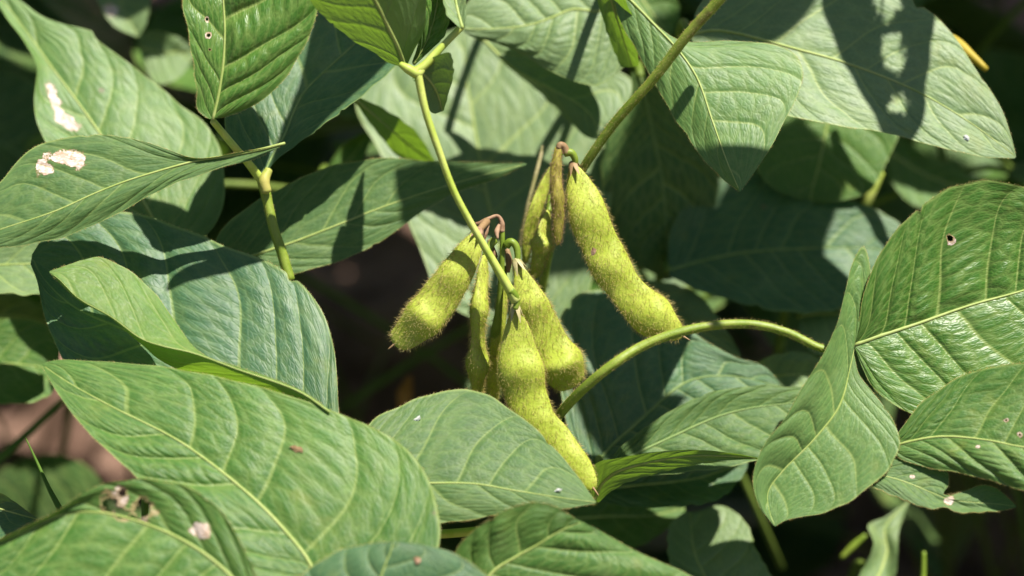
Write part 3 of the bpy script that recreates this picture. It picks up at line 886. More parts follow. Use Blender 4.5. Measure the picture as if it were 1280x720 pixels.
leaf('pale upright strip of leaf in the dark gap at the lower right corner',
     [(1062, 740), (1092, 680), (1085, 657), (1107, 646), (1136, 625)], [(1090, 740), (1108, 690), (1106, 660), (1136, 626)], [(1118, 740), (1122, 700), (1124, 664), (1137, 627)],
     -4.5, ref=(1105, 680), sb=-.6, N=5, quilt=.02, mat='pale', seed=45, nu=40, nh=12, group=G_FRONT)

leaf('small pale leaf behind the folded upright leaflet, at the end of the arching stalk',
     [(1000, 380), (1020, 362), (1050, 360), (1075, 380)], [(1000, 395), (1030, 392), (1075, 395)], [(998, 410), (1015, 440), (1045, 440), (1076, 410)],
     -3.8, ref=(1030, 400), sb=-.6, N=4, quilt=.03, mat='pale', seed=46, nu=40, nh=12, group=G_FRONT)

leaf('pale blurred leaf in the gap between the arching stalk and the dark bluish leaf',
     [(925, 470), (960, 446), (1000, 440), (1040, 455)], [(925, 480), (970, 470), (1040, 468)], [(930, 495), (970, 505), (1010, 500), (1041, 480)],
     -3.0, ref=(980, 470), sb=-.55, N=5, quilt=.04, mat='pale', seed=47, nu=40, nh=14, group=G_FRONT)

leaf('dark green leaf in shade at the left margin, just above the leaf with insect holes',
     [(-90, 600), (-40, 596), (0, 615), (46, 647)], [(-90, 630), (-30, 630), (46, 649)], [(-90, 690), (-30, 690), (10, 668), (46, 651)],
     1.0, ref=(0, 640), sb=-.2, N=5, quilt=.03, mat='blue', seed=48, nu=40, nh=14, group=G_FRONT)

leaf('blurred leaf at the top, between the ribbed pale leaf and the slanting stem',
     [(800, -30), (830, -20), (850, 10), (840, 45)], [(790, -20), (810, 10), (838, 46)], [(775, -10), (790, 25), (836, 48)],
     -5, ref=(815, 10), sb=-.4, N=4, quilt=.04, mat='fresh', seed=49, nu=36, nh=12, group=G_FRONT)

leaf('blurred pale leaf with a pinkish spot at the top, left of the glossy leaflet',
     [(110, -60), (118, -10), (140, 30), (170, 46)], [(140, -60), (150, 0), (172, 46)], [(178, -60), (188, 0), (182, 30), (174, 46)],
     -7, ref=(150, 0), sb=-.5, N=4, quilt=.04, mat='pale', seed=61, nu=36, nh=12, stalk=0, dmg=[(138, 12, 18, 12, .5)], group=G_FRONT)
leaf('small blurred pale leaf in the dark gap left of the glossy leaflet',
     [(172, 44), (190, 38), (225, 48), (244, 62)], [(174, 60), (205, 66), (243, 66)], [(180, 80), (195, 105), (225, 96), (244, 70)],
     -7.5, ref=(205, 70), sb=-.5, N=4, quilt=.04, mat='pale', seed=62, nu=36, nh=12, stalk=0, group=G_FRONT)
leaf('blurred green leaf in the gap above the broad bumpy leaflet, under the very large leaf',
     [(1120, 160), (1150, 190), (1190, 205), (1240, 240)], [(1110, 190), (1160, 220), (1238, 246)], [(1108, 220), (1140, 255), (1190, 262), (1238, 252)],
     -8, ref=(1170, 220), sb=-.4, N=5, quilt=.04, mat='fresh', seed=63, nu=36, nh=12, stalk=0, group=G_FRONT)

# ================================================================== three-part leaves whose joint is in view
def compound(label, at):
    return empty('trifoliate_leaf', W(*at), label, 'leaf', 'three-part soybean leaves')

# --- upper left: glossy, shaded and white-patched leaflets on one rusty joint
t1 = compound('three-part leaf with one glossy leaflet and one with a white chewed patch', (330, 222, .6))
o1 = np.array(t1.location)
sh, _ = blade('leaflet', t1, None, [(265, 150), (256, 146), (248, 137), (245, 104), (237, 50), (228, 0), (226, -60), (260, -120)],
      [(266, 150), (273, 120), (279, 80), (281, 40), (279, 0), (276, -50), (262, -122)],
      [(268, 149), (290, 144), (323, 128), (354, 101), (378, 62), (392, 31), (399, 0), (398, -60), (350, -110), (264, -124)],
      2.2, ref=(310, 60), sb=-.05, sa=.12, fa=.3, fb=-.25, N=6, quilt=.20, qa=.06, wave=.14, mat='shiny', fringe=420, seed=51, nu=140, nh=44, vr=.04,
      hole=[(261, 44, 5), (259, 24, 4), (262, 62, 3)], dmg=[(261, 44, 7, 8, 0), (259, 24, 5, 6, 0)])
sh['label'] = 'glossy bumpy leaflet'
dk, _ = blade('leaflet', t1, None, [(328, 218), (312, 205), (295, 185), (282, 160), (285, 110), (320, 50), (380, 0), (450, -40), (540, -50)],
      [(330, 218), (340, 196), (354, 172), (378, 118), (410, 85), (440, 58), (490, 10), (545, -50)],
      [(334, 214), (346, 200), (375, 178), (420, 145), (455, 118), (493, 84), (530, 40), (555, 0), (550, -48)],
      -.3, ref=(400, 90), sb=-.45, sa=.05, fa=.2, fb=.35, N=7, quilt=.04, wave=.08, mat='blue', seed=52, nu=120, nh=36, vein='vein_dull', vr=.035)
dk['label'] = 'shaded bluish leaflet'
wh, _ = blade('leaflet', t1, None, [(356, 178), (335, 184), (300, 190), (262, 197), (240, 197), (212, 188), (187, 179), (139, 169), (104, 169), (52, 180), (21, 202), (0, 228), (-40, 270), (-70, 310)],
      [(356, 179), (325, 187), (285, 195), (250, 200), (215, 209), (156, 227), (118, 242), (69, 264), (0, 287), (-70, 312)],
      [(356, 180), (323, 197), (278, 209), (240, 222), (222, 228), (190, 243), (139, 271), (94, 291), (35, 306), (0, 309), (-70, 314)],
      2.2, ref=(140, 230), sb=-.42, sa=-.02, fa=.05, fb=-.12, N=8, quilt=.03, wave=.10, mat='matte', fringe=420, seed=53, nu=150, nh=42, vr=.035,
      dmg=[(80, 197, 38, 16, .1), (55, 210, 22, 17, .2), (97, 199, 18, 20, .3)])
wh['label'] = 'leaflet with a white chewed patch'
_, c1_, r1_ = pix_tube('petiole', [(362, 350, .7), (352, 315, .7), (342, 285, .75), (334, 250, .7), (328, 224, .7)], [8.5, 8, 7.5, 7.5, 9], 'stem', t1, ridge=.06)
pix_tube('petiolule', [(327, 226, .7), (312, 206, 1.0), (290, 180, 1.5), (266, 151, 2.0)], [7, 6, 5.5, 5], 'stem_bright', t1)
pix_tube('joint', [(333, 240, .9), (330, 226, .9), (336, 212, .8)], [8, 8.8, 6], 'node', t1, n=14)
for ch in list(t1.children):
    pass
rebase_list = []

# --- top middle: leaflet seen from below and its stalk running down to the pods
t2 = compound('three-part leaf on a slim yellow green stalk running down to the hanging pods', (642, 370, 2.2))
o2 = np.array(t2.location)
b2, _ = blade('leaflet', t2, None, [(503, 84), (490, 80), (472, 69), (435, 46), (400, 16), (378, -12), (350, -60), (360, -110)],
      [(506, 84), (499, 62), (486, 35), (469, 0), (440, -50), (362, -112)],
      [(509, 82), (518, 62), (528, 42), (533, 18), (532, -5), (510, -60), (440, -110), (364, -114)],
      3.2, ref=(480, 30), sb=.75, sa=-.1, fa=-.15, fb=-.4, N=6, quilt=.03, wave=.06, mat='young', under=True, seed=54, nu=90, nh=30)
b2['label'] = 'backlit leaflet seen from below'
c2, _ = blade('leaflet', t2, None, [(512, 90), (520, 107), (530, 128), (542, 142), (550, 140)],
      [(518, 84), (535, 98), (546, 115), (553, 139)], [(525, 80), (545, 70), (562, 66), (567, 92), (561, 116), (555, 138)],
      2.6, ref=(540, 105), sb=.5, N=4, quilt=.02, mat='fresh', under=True, seed=55, nu=50, nh=16)
d2, _ = blade('leaflet', t2, None, [(518, 82), (535, 66), (556, 44), (563, 15), (562, -20), (552, -55)],
      [(517, 80), (530, 58), (542, 25), (548, -10), (550, -56)], [(515, 78), (524, 50), (530, 20), (532, -15), (546, -56)],
      2.3, ref=(545, 20), sb=.1, N=6, quilt=.12, mat='shiny', seed=56, nu=60, nh=18)
e2, _ = blade('leaflet', t2, None, [(576, 36), (560, 20), (553, -5), (552, -60), (562, -90)], [(578, 35), (571, 8), (566, -30), (563, -90)], [(581, 36), (583, 5), (581, -40), (565, -90)],
      2.8, ref=(570, 0), sb=-.6, N=5, quilt=.03, mat='pale', seed=57, nu=50, nh=14)
e2['label'] = 'pale leaflet seen edge-on'
_, c2_, r2_ = pix_tube('petiole', [(645, 376, 2.2), (634, 357, 2.3), (610, 316, 2.45), (588, 278, 2.6), (567, 238, 2.75), (548, 187, 2.9), (532, 139, 3.0), (522, 92, 3.05)], [7.5, 6.2, 5.2, 5, 5, 5.2, 5.4, 6], 'stem_bright', t2, n=80, ns=14, ridge=.05)
pix_tube('petiolule', [(518, 90, 3.05), (530, 82, 3.0), (552, 59, 2.9), (577, 33, 2.8)], [6.5, 6, 5, 5.5], 'stem_bright', t2)
pix_tube('joint', [(500, 80, 3.1), (510, 86, 3.1), (522, 92, 3.05), (528, 86, 3.0)], [4, 7, 7.5, 5], 'stem_bright', t2, n=16)


# --- right: arching stalk with a folded leaflet and a broad bumpy one
t3 = compound('three-part leaf on a thick arching stalk, one leaflet broad and bumpy, one folded', (1066, 431, 1.8))
o3 = np.array(t3.location)
f3, _ = blade('leaflet', t3, None, [(1067, 430), (1072, 400), (1082, 372), (1088, 340), (1079, 308), (1066, 328), (1057, 362), (1046, 405), (1028, 444), (1004, 482), (986, 515), (958, 552), (945, 580), (941, 606), (950, 634), (967, 657)],
      [(1066, 432), (1066, 440), (1060, 468), (1055, 492), (1045, 515), (1014, 553), (979, 588), (960, 615), (962, 640), (968, 657)],
      [(1066, 436), (1075, 470), (1092, 491), (1114, 522), (1125, 553), (1114, 581), (1083, 612), (1034, 640), (1000, 646), (979, 652), (969, 658)],
      2.6, ref=(1040, 540), sb=-.30, sa=.10, fa=.0, fb=.0, zA=[0, .2, .5, .7, .6, .3, .0], N=8, quilt=.02, qa=.09, rung=0, wave=.05, mat='soft', reproj=0, fringe=420, seed=58, nu=170, nh=46, vr=.03)
f3['label'] = 'leaflet folded along its midrib'
u3, _ = blade('leaflet', t3, None, [(1067, 430), (1072, 405), (1090, 337), (1114, 296), (1142, 266), (1177, 240), (1210, 228), (1240, 226), (1285, 236), (1330, 260), (1370, 310)],
      [(1068, 431), (1100, 420), (1146, 405), (1212, 382), (1280, 363), (1330, 345), (1372, 312)],
      [(1068, 434), (1078, 460), (1095, 488), (1128, 512), (1190, 530), (1260, 520), (1330, 460), (1372, 318)],
      1.6, ref=(1190, 390), sb=-.25, sa=-.05, fa=.85, fb=-.1, N=7, quilt=.08, qa=.16, wave=.10, mat='shiny', fringe=420, seed=59, nu=150, nh=50, vr=.05,
      hole=[(1187, 297, 8)], dmg=[(1189, 300, 10, 10, 0)])
u3['label'] = 'broad bumpy leaflet with a pinhole'
_, c3_, r3_ = pix_tube('petiole', [(664, 572, .0), (680, 548, .7), (690, 532, 1.15), (702, 515, 1.5), (725, 490, 2.0), (760, 460, 2.3), (802, 433, 2.1), (850, 415, 2.0), (900, 406, 1.9), (945, 406, 1.9), (985, 416, 1.9), (1030, 436, 1.9), (1066, 434, 1.85)],
         [7, 7.2, 7.4, 7.4, 7.2, 7, 6.8, 6.6, 6.4, 6, 5], 'stem', t3, n=110, ns=16, ridge=.06)


# ================================================================== stems
st = empty('stem', W(905, -8, 3.0), 'hairy slanting green stem running from the top edge down to the biggest pod', 'stem')
sr, cS, rS = pix_tube('main_stem', [(930, -50, 2.6), (905, -8, 2.4), (860, 43, 2.0), (819, 96, 1.6), (767, 155, 1.1), (729, 210, .6), (712, 240, .0), (690, 300, -1.2), (672, 400, -2.5), (660, 520, -4)], [8.2, 8, 7.6, 7.2, 6.8, 6.5, 6.5, 7, 7.5, 8], 'stem', st, n=90, ns=16)
def tube_hairs(parent, c, rr, n, length, mat, seed, lo=0.0, hi=1.0):
    r = np.random.default_rng(seed)
    P = W(c[:, 0], c[:, 1], c[:, 2]); T = np.gradient(P, axis=0); T /= np.linalg.norm(T, axis=1, keepdims=True)
    ii = (r.uniform(lo, hi, n) * (len(P) - 1)).astype(int); f = r.uniform(0, 1, (n, 1))
    base = P[ii] * (1 - f) + P[np.minimum(ii + 1, len(P) - 1)] * f
    d = r.normal(0, 1, (n, 3)); d -= (d * T[ii]).sum(1, keepdims=True) * T[ii]; d /= np.linalg.norm(d, axis=1, keepdims=True)
    return hairs('fuzz', base + d * (np.asarray(rr)[ii, None] * KPX * .01), d, T[ii], length, mat, parent, seed, rad=.0035, lean=.3, spread=.3)
tube_hairs(st, cS, rS * .82, 2600, .08, 'fuzz', 31, 0, .6)
rebase_list.append((st, np.array(st.location)))
tube_hairs(t3, c3_, r3_ * .82, 2400, .08, 'fuzz', 33)
tube_hairs(t2, c2_, r2_ * .82, 900, .05, 'fuzz', 34)
tube_hairs(t1, c1_, r1_ * .82, 600, .06, 'fuzz', 35)
rebase_list += [(t1, o1), (t2, o2), (t3, o3)]

rc = empty('stem', W(627, 337, 1.0), 'short green flower stalk standing among the clustered pods', 'stem')
pix_tube('main_stem', [(600, 520, -1.5), (612, 460, -.3), (622, 400, .6), (627, 340, 1.0), (628, 300, 1.1), (628, 284, 1.1)], [9, 8.5, 8, 5, 4, 3.6], 'stem', rc, n=40)
pix_tube('withered_flower', [(627, 290, 1.1), (627, 278, 1.1), (622, 270, 1.1), (612, 273, 1.1), (600, 279, 1.1), (594, 280, 1.1)], [4, 3.5, 2.2, 2.4, 3.2, 2], 'dry', rc, n=24)
pix_tube('withered_flower', [(610, 274, 1.2), (608, 284, 1.3), (606, 296, 1.35), (605, 300, 1.35)], [2.2, 3.5, 3.2, 1.2], 'dry', rc, n=16)
pix_tube('withered_flower', [(624, 281, 1.2), (621, 290, 1.3), (622, 298, 1.35)], [2, 3.4, 1.4], 'dry', rc, n=14)
pix_tube('withered_flower', [(612, 300, .9), (614, 310, .9), (618, 320, .9), (617, 330, .8)], [3, 4.5, 4, 2], 'stem_brown', rc, n=14)
pix_tube('withered_flower', [(634, 312, .9), (636, 325, .9), (635, 340, .8)], [3, 4.5, 2.4], 'stem_brown', rc, n=14)
rebase_list.append((rc, np.array(rc.location)))

h5 = empty('stem', W(570, 665, 1.6), 'yellow green stem lying level under the smooth matte leaf', 'stem')
pix_tube('main_stem', [(440, 668, .6), (520, 668, 1.6), (560, 667, 1.9), (600, 663, 2.2), (640, 657, 2.0), (672, 650, 1.2)], [8, 7.5, 7, 6.5, 6, 5.5], 'stem_bright', h5, n=40)
rebase_list.append((h5, np.array(h5.location)))

# ================================================================== pods
pod('plump pod slanting down to the left, leftmost of the cluster',
    [(598, 289, 2.0), (587, 313, 2.1), (566, 348, 2.1), (540, 385, 2.05), (514, 413, 2.0), (492, 431, 1.9)], [5, 15, 20, 22, 25, 25.5, 24, 20, 12],
    beans=[(.36, .12), (.72, .26)], seed=61, dense=5200, stalk=[(597, 290, 1.95), (602, 284, 1.7), (608, 277, 1.3)], stalk_mat='stem_brown', calyx_mat='dry', calyx_len=18)
pod('narrow pod seen on its edge, hanging straight down next to the leftmost pod',
    [(606, 318, 1.25), (603, 350, 1.35), (599, 385, 1.5), (597, 430, 1.3), (597, 475, .9), (597, 515, .4)], [5, 12, 14, 14.5, 14, 15, 14, 11, 7],
    beans=[(.35, .12), (.7, .2)], th=.8, twist=1.0, seed=62, dense=4200, stalk=[(606, 320, 1.2), (612, 308, 1.1), (618, 300, 1.05)], calyx=False)
pod('slim dark pod half hidden between the edge-on pod and the long front pod',
    [(630, 345, .6), (628, 372, .5), (622, 420, .3), (618, 470, 0), (616, 520, -.6)], [4, 9, 10, 10.5, 11, 9, 6],
    beans=[(.4, .12), (.75, .15)], th=.8, twist=.7, seed=63, dense=2400, calyx=False, stalk=[(630, 347, .6), (629, 335, .8)])
pod('longest pod, hanging at the front of the cluster and bending right to a brown tip',
    [(644, 384, 1.9), (646, 408, 1.85), (648, 436, 1.8), (652, 470, 1.8), (660, 500, 1.8), (675, 526, 1.85), (694, 547, 1.9), (713, 572, 2.0), (730, 594, 2.1), (743, 612, 2.2)],
    [4, 14, 21, 27, 28.5, 27.5, 24.5, 21, 20, 19, 18, 15, 8], beans=[(.30, .20), (.58, .10), (.82, .14)], seed=64, dense=6500, hair=.10,
    stalk=[(644, 386, 2.2), (646, 378, 2.2), (644, 370, 2.25), (638, 363, 2.3)], calyx_len=24)
pod('curved pod with a round swollen end, right of the long front pod',
    [(646, 328, 1.2), (652, 346, 1.3), (663, 376, 1.35), (676, 406, 1.3), (690, 436, 1.3), (704, 461, 1.25), (717, 485, 1.1)], [4, 11, 17, 21, 23.5, 24, 26, 28, 26, 17],
    beans=[(.32, .14), (.80, .34)], seed=65, dense=5600, stalk=[(646, 330, 1.2), (647, 318, 1.2), (644, 306, 1.2), (638, 302, 1.2), (633, 307, 1.15)], calyx_len=24)
pod('biggest pod, hanging alone at right from the slanting stem, with three swellings',
    [(717, 206, .9), (722, 225, 1.0), (730, 252, 1.1), (741, 285, 1.2), (755, 316, 1.2), (772, 347, 1.25), (793, 374, 1.35), (817, 396, 1.45), (840, 412, 1.5), (855, 421, 1.5)],
    [5, 15, 21.5, 24.5, 25.5, 24.5, 25.5, 25, 23, 24, 26.5, 25, 17, 8], beans=[(.22, .15), (.51, .17), (.83, .26)], seed=66, dense=7500,
    stalk=[(717, 208, .9), (719, 200, .95), (714, 191, 1.0), (706, 191, 1.0)], stalk_mat='stem', calyx_mat='stem_brown', calyx_len=20)
pod('thin brownish withered pod hanging beside the stalk end of the biggest pod',
    [(698, 183, 1.1), (696, 200, 1.15), (695, 222, 1.2), (697, 250, 1.25), (698, 275, 1.25), (697, 307, 1.2)], [4, 6, 7, 8, 8, 9, 8, 7, 6, 3],
    beans=[(.5, .1)], th=.9, seed=67, dense=2600, mat='pod_old', fuzz='fuzz_brown', hair=.10, calyx=False, beak=False,
    stalk=[(698, 185, 1.1), (700, 181, 1.1), (705, 183, 1.05), (708, 191, 1.0)], stalk_mat='stem_brown')
pod('stubby green pod seen edge-on behind the brownish withered pod',
    [(686, 262, .1), (682, 280, .2), (677, 305, .3), (673, 328, .2), (668, 348, .0)], [3, 10, 14, 14.5, 12, 8],
    beans=[(.5, .25)], th=.7, twist=.8, seed=68, dense=2400, calyx=False, stalk=[(686, 264, .1), (690, 245, -.1)])
pod('slender dull pod behind the withered pod, hanging in shade',
    [(692, 205, -.4), (684, 225, -.4), (672, 255, -.3), (663, 285, -.3), (656, 330, -.5)], [3, 8, 10, 10, 9, 5],
    beans=[(.5, .1)], th=.7, twist=.6, seed=69, dense=2200, calyx=False, stalk=[(692, 207, -.4), (700, 190, -.2)])

# ================================================================== small things
def on_leaf(V, px, py):
    d = (V.reshape(-1, 3) - FOC) * 100
    z = d @ B_; s = DIST / (DIST - z)
    X = 640 + d @ R_ * s / KPX; Y = 360 - d @ U_ * s / KPX
    return float(z[np.argmin((X - px) ** 2 + (Y - py) ** 2)])

def flake(label, px, py, z, w, h, rot, mat, seed):
    if isinstance(z, str): z = on_leaf([v for k, v in LEAFV.items() if k.startswith(z)][0], px, py) + .03
    o = empty('dried_petal', W(px, py, z), label, 'petal')
    n = 12
    a = np.linspace(0, 2 * np.pi, n, endpoint=False); r = np.random.default_rng(seed)
    rr = 1 + r.uniform(-.3, .3, n)
    x = np.cos(a) * w * rr; y = np.sin(a) * h * rr
    X = px + x * math.cos(rot) - y * math.sin(rot); Y = py + x * math.sin(rot) + y * math.cos(rot)
    top = W(X, Y, z + .012 + .03 * np.cos(a)); bot = W(X, Y, z - .01 + .03 * np.cos(a))
    c1 = W(px, py, z + .03); c0 = W(px, py, z - .01)
    V = np.vstack([top, bot, c1, c0]); k = np.arange(n); k1 = (k + 1) % n
    Q = np.stack([k, k1, k1 + n, k + n], -1)
    Tn = np.vstack([np.stack([np.full(n, 2 * n), k, k1], -1), np.stack([np.full(n, 2 * n + 1), k1 + n, k + n], -1)])
    ob = mixed_mesh('petal_skin', V, Q, Tn, M[mat], o, np.array(o.location), smooth=False)
    import bmesh
    bm = bmesh.new(); bm.from_mesh(ob.data); bmesh.ops.recalc_face_normals(bm, faces=bm.faces); bm.to_mesh(ob.data); bm.free()
    return o
flake('curled brown dried petal stuck on the large bright green leaf', 371, 561, 'large bright', 8, 4, .3, 'stem_brown', 1)
flake('pale tiny flake on the dusky leaf at the lower edge', 522, 700, 'dark bluish leaf arching', 5, 4, 1.2, 'dry', 2)
flake('pale flake lying on the upper left of the smooth matte leaf', 521, 524, 'smooth matte', 7, 2.5, -.7, 'white', 3)
flake('pinkish dried petal lying on the dark bluish leaf', 812, 549, 'dark bluish leaf with', 8, 5, -.8, 'dry', 4)
flake('white flake on the smooth matte leaf near its tip', 697, 613, 'smooth matte', 5, 2, -.3, 'white', 5)
flake('tiny brown petal clinging to the face of the biggest pod', 742, 314, 1.78, 3, 5.5, .1, 'dry', 6)
flake('white speck on the sunlit end of the very large upper right leaf', 1208, 172, 'very large pale', 3.5, 3.5, 0, 'white', 7)

g1 = empty('grass_blade', W(80, 640, 2.0), 'thin curved grass blade rising over the bare soil', 'grass')
pix_tube('blade', [(84, 660, 2.6), (75, 637, 2.2), (62, 612, 1.8), (46, 577, 1.2), (31, 545, .6)], [4, 3.6, 2.4, 1.6, .6], 'grass', g1, n=30)
rebase_list.append((g1, np.array(g1.location)))
g2 = empty('grass_blade', W(10, 564, -7), 'broad dark blurred grass blade slanting past the bare soil', 'grass')
pix_tube('blade', [(-20, 590, -7), (10, 564, -7), (45, 532, -7), (80, 498, -7)], [6, 6, 5.5, 4], 'grass', g2, n=20)
rebase_list.append((g2, np.array(g2.location)))
y1 = empty('stem', W(1232, 88, -7), 'yellowed leaf stalk poking out behind the very large upper right leaf', 'stem')
pix_tube('main_stem', [(1090, 60, -4.0), (1150, 44, -2.8), (1188, 49, -2.4), (1214, 70, -2.0), (1233, 87, -1.8)], [6, 8, 9, 9, 5], 'yellow', y1, n=24)
rebase_list.append((y1, np.array(y1.location)))
y2 = empty('stem', W(1090, 240, -6), 'bright yellow green stalk in the gap under the very large leaf', 'stem')
pix_tube('main_stem', [(1100, 215, -6), (1092, 235, -6), (1080, 262, -6.2), (1060, 330, -8)], [8, 8, 7, 6], 'stem_bright', y2, n=24)
rebase_list.append((y2, np.array(y2.location)))
y3 = empty('dead_leaf', W(506, 492, -9), 'small orange dead leaf in the dark gap under the leftmost pod', 'leaf')
pix_tube('blade', [(512, 472, -9.4), (507, 490, -9), (503, 512, -8.6)], [4, 12, 7], 'orange', y3, n=16)
rebase_list.append((y3, np.array(y3.location)))
y4 = empty('stem', W(1066, 683, -6), 'short pale green sprig tilted in the dark gap at the lower right', 'stem')
pix_tube('main_stem', [(1052, 697, -6), (1066, 683, -6), (1082, 669, -6)], [4, 6, 4], 'stem', y4, n=14)
rebase_list.append((y4, np.array(y4.location)))
y5 = empty('stem', W(1155, 720, -4), 'yellow green stalk end at the lower edge, right of the pale upright strip', 'stem')
pix_tube('main_stem', [(1150, 760, -4), (1154, 720, -4), (1155, 690, -4)], [6, 5, 3.5], 'stem', y5, n=14)
rebase_list.append((y5, np.array(y5.location)))
y6 = empty('stem', W(677, 190, -1.5), 'pale dry withered stalk behind the slender dull pod', 'stem')
pix_tube('main_stem', [(679, 182, -1.5), (677, 190, -1.5), (668, 225, -1.5), (658, 262, -1.6), (648, 310, -2)], [3, 3.4, 3, 3, 3], 'calyx', y6, n=24)
rebase_list.append((y6, np.array(y6.location)))

for root, org in rebase_list:
    for ch in root.children:
        if ch.type == 'MESH' and not ch.get('_shift'):
            ch.data.transform(Matrix.Translation(Vector((-org).tolist())))
        for gch in ch.children:
            gch.data.transform(Matrix.Translation(Vector((-org).tolist())))

# ================================================================== leaves deeper in the canopy
def template_blade(name, L, Wd, mat, seed, droop, fold, nu=30, nh=9):
    r = np.random.default_rng(seed)
    u = np.linspace(0, 1, nu); v = np.linspace(-1, 1, 2 * nh + 1)
    UU, VV = np.meshgrid(u, v, indexing='ij')
    half = Wd / 2 * np.sin(np.pi * u ** .72) ** .8 * (1 - .25 * u)
    x = UU * L; y = VV * half[:, None]
    z = fold * np.abs(y) - droop * L * UU ** 2 + .05 * Wd * vnoise(UU, VV, seed, 7, 3)
    ph = r.uniform()
    s = vein_s(UU, VV, 7, ph, np.where(VV > 0, 1., -1.))
    z = z + .018 * Wd * np.abs(np.sin(np.pi * s)) ** .7 * np.clip(np.abs(VV) / .15, 0, 1)
    return np.stack([x, y, z], -1) * .01, ph

temps = []
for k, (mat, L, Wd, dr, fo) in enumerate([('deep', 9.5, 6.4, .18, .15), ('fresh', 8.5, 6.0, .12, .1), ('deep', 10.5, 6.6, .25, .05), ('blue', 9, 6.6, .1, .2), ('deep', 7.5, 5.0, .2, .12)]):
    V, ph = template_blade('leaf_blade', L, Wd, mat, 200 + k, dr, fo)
    root = empty('soybean_leaf', (0, 0, 0))
    nu, nc, _ = V.shape
    finish_blade('leaf_blade', V, 7, Wd / L, M[mat], root, None, False, phase=ph)
    tube('midrib', V[:, nc // 2] + np.array([0, 0, .0001]), np.linspace(.0006, .00015, nu), M['vein_dull'], root, None, 6)
    t = np.linspace(0, 1, 10)[:, None]
    tube('petiole', np.array([0, 0, 0]) + t * np.array([-.05, .0, .0]) + t ** 1.8 * np.array([-.02, 0, -.13]), .0010, M['stem_dark'], root, None, 6)
    temps.append([root, list(root.children)])

DARK_LABEL = 'blurred leaf in the gloom far below the top layer of leaves'
def place_deep(k, loc, rot, scale, first):
    root, kids = temps[k]
    if first:
        r = root
    else:
        r = root.copy(); COL.objects.link(r)
        for c in kids:
            d = c.copy(); COL.objects.link(d); d.parent = r
    r.location = Vector([float(a) for a in loc]); r.rotation_euler = rot; r.scale = (scale,) * 3
    r['label'] = DARK_LABEL; r['category'] = 'leaf'; r['group'] = 'shaded leaves deep in the canopy'

def c2p(p):
    d = (np.asarray(p) - FOC) * 100
    x, y, z = d @ R_, d @ U_, d @ B_
    s = DIST / (DIST - z)
    return 640 + x * s / KPX, 360 - y * s / KPX, z

def ground_point(px, py):
    d = W(px, py, 0.0) - CAMLOC
    return CAMLOC + d * (-CAMLOC[2] / d[2])

TUNNELS = [(94, 558, .024), (402, 318, .007), (450, 302, .006), (500, 545, .010)]
used = set(); rr = np.random.default_rng(77); cnt = 0
KEEP_OUT = [(105, 570, 25, -60), (470, 380, 40, -17), (460, 470, 30, -17)]
for it in range(4000):
    if cnt >= 110: break
    px = rr.uniform(-150, 1430); py = rr.uniform(-120, 800); z = -rr.uniform(7, 24)
    p = W(px, py, z)
    if p[2] < .035: continue
    if 370 < px < 590 and py < 470: continue
    if px > 960 and py > 400 and z > -20: continue
    bad = False
    k = int(rr.integers(0, 5))
    rot = (rr.normal(0, .35), rr.normal(.15, .35), rr.uniform(0, 6.28))
    ax = np.array(__import__('mathutils').Euler(rot).to_matrix() @ Vector((.095, 0, 0)))
    for fr in (0, .2, .4, .6, .8, 1):
        qx, qy, qz = c2p(p + ax * fr)
        if qz > -5.5: bad = True
        for (kx, ky, kr, kz) in KEEP_OUT:
            if math.hypot(qx - kx, qy - ky) < kr + 130 * (DIST / (DIST - z)) * math.sin(.3 + 2.5 * fr) and z > kz: bad = True
        if kz is not None:
            for gx, gy, gr_ in TUNNELS:
                g0 = ground_point(gx, gy); w_ = p + ax * fr - g0; w_ = w_ - np.dot(w_, SUN_W) * SUN_W
                if np.linalg.norm(w_) < gr_: bad = True
    if bad: continue
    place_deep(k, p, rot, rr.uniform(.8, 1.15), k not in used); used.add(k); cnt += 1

# ================================================================== leaf mass round the frame, soil
def mass(name, label, pts, seed):
    """uncountable foliage beyond the picture's edges: one object"""
    r = np.random.default_rng(seed)
    VV, FF, U1, U2 = [], [], [], []
    off = 0
    base, ph = template_blade('x', 9.5, 6.4, None, 300, .16, .12, 16, 5)
    nu, nc, _ = base.shape
    F = grid_faces(nu, nc)
    uu = np.linspace(0, 1, nu); vv = np.linspace(-1, 1, nc)
    fi, fj = F // nc, F % nc
    u = uu[fi]; v = vv[fj]; side = np.where(v.mean(1, keepdims=True) > 0, 1.0, -1.0)
    s = vein_s(u, v, 7, ph, side)
    for (p, rot, sc) in pts:
        Mx = np.array(__import__('mathutils').Euler(rot).to_matrix())
        VV.append((base.reshape(-1, 3) * sc) @ Mx.T + p); FF.append(F + off); off += nu * nc
        U1.append(np.stack([u, v], -1).reshape(-1, 2)); U2.append(np.stack([s, v * 8], -1).reshape(-1, 2))
    o = mesh_obj(name, np.vstack(VV), np.vstack(FF), M['deep'])
    set_uv(o.data, 'UVMap', np.vstack(U1)); set_uv(o.data, 'VeinMap', np.vstack(U2))
    o['kind'] = 'stuff'; o['label'] = label; o['category'] = 'foliage'
    return o

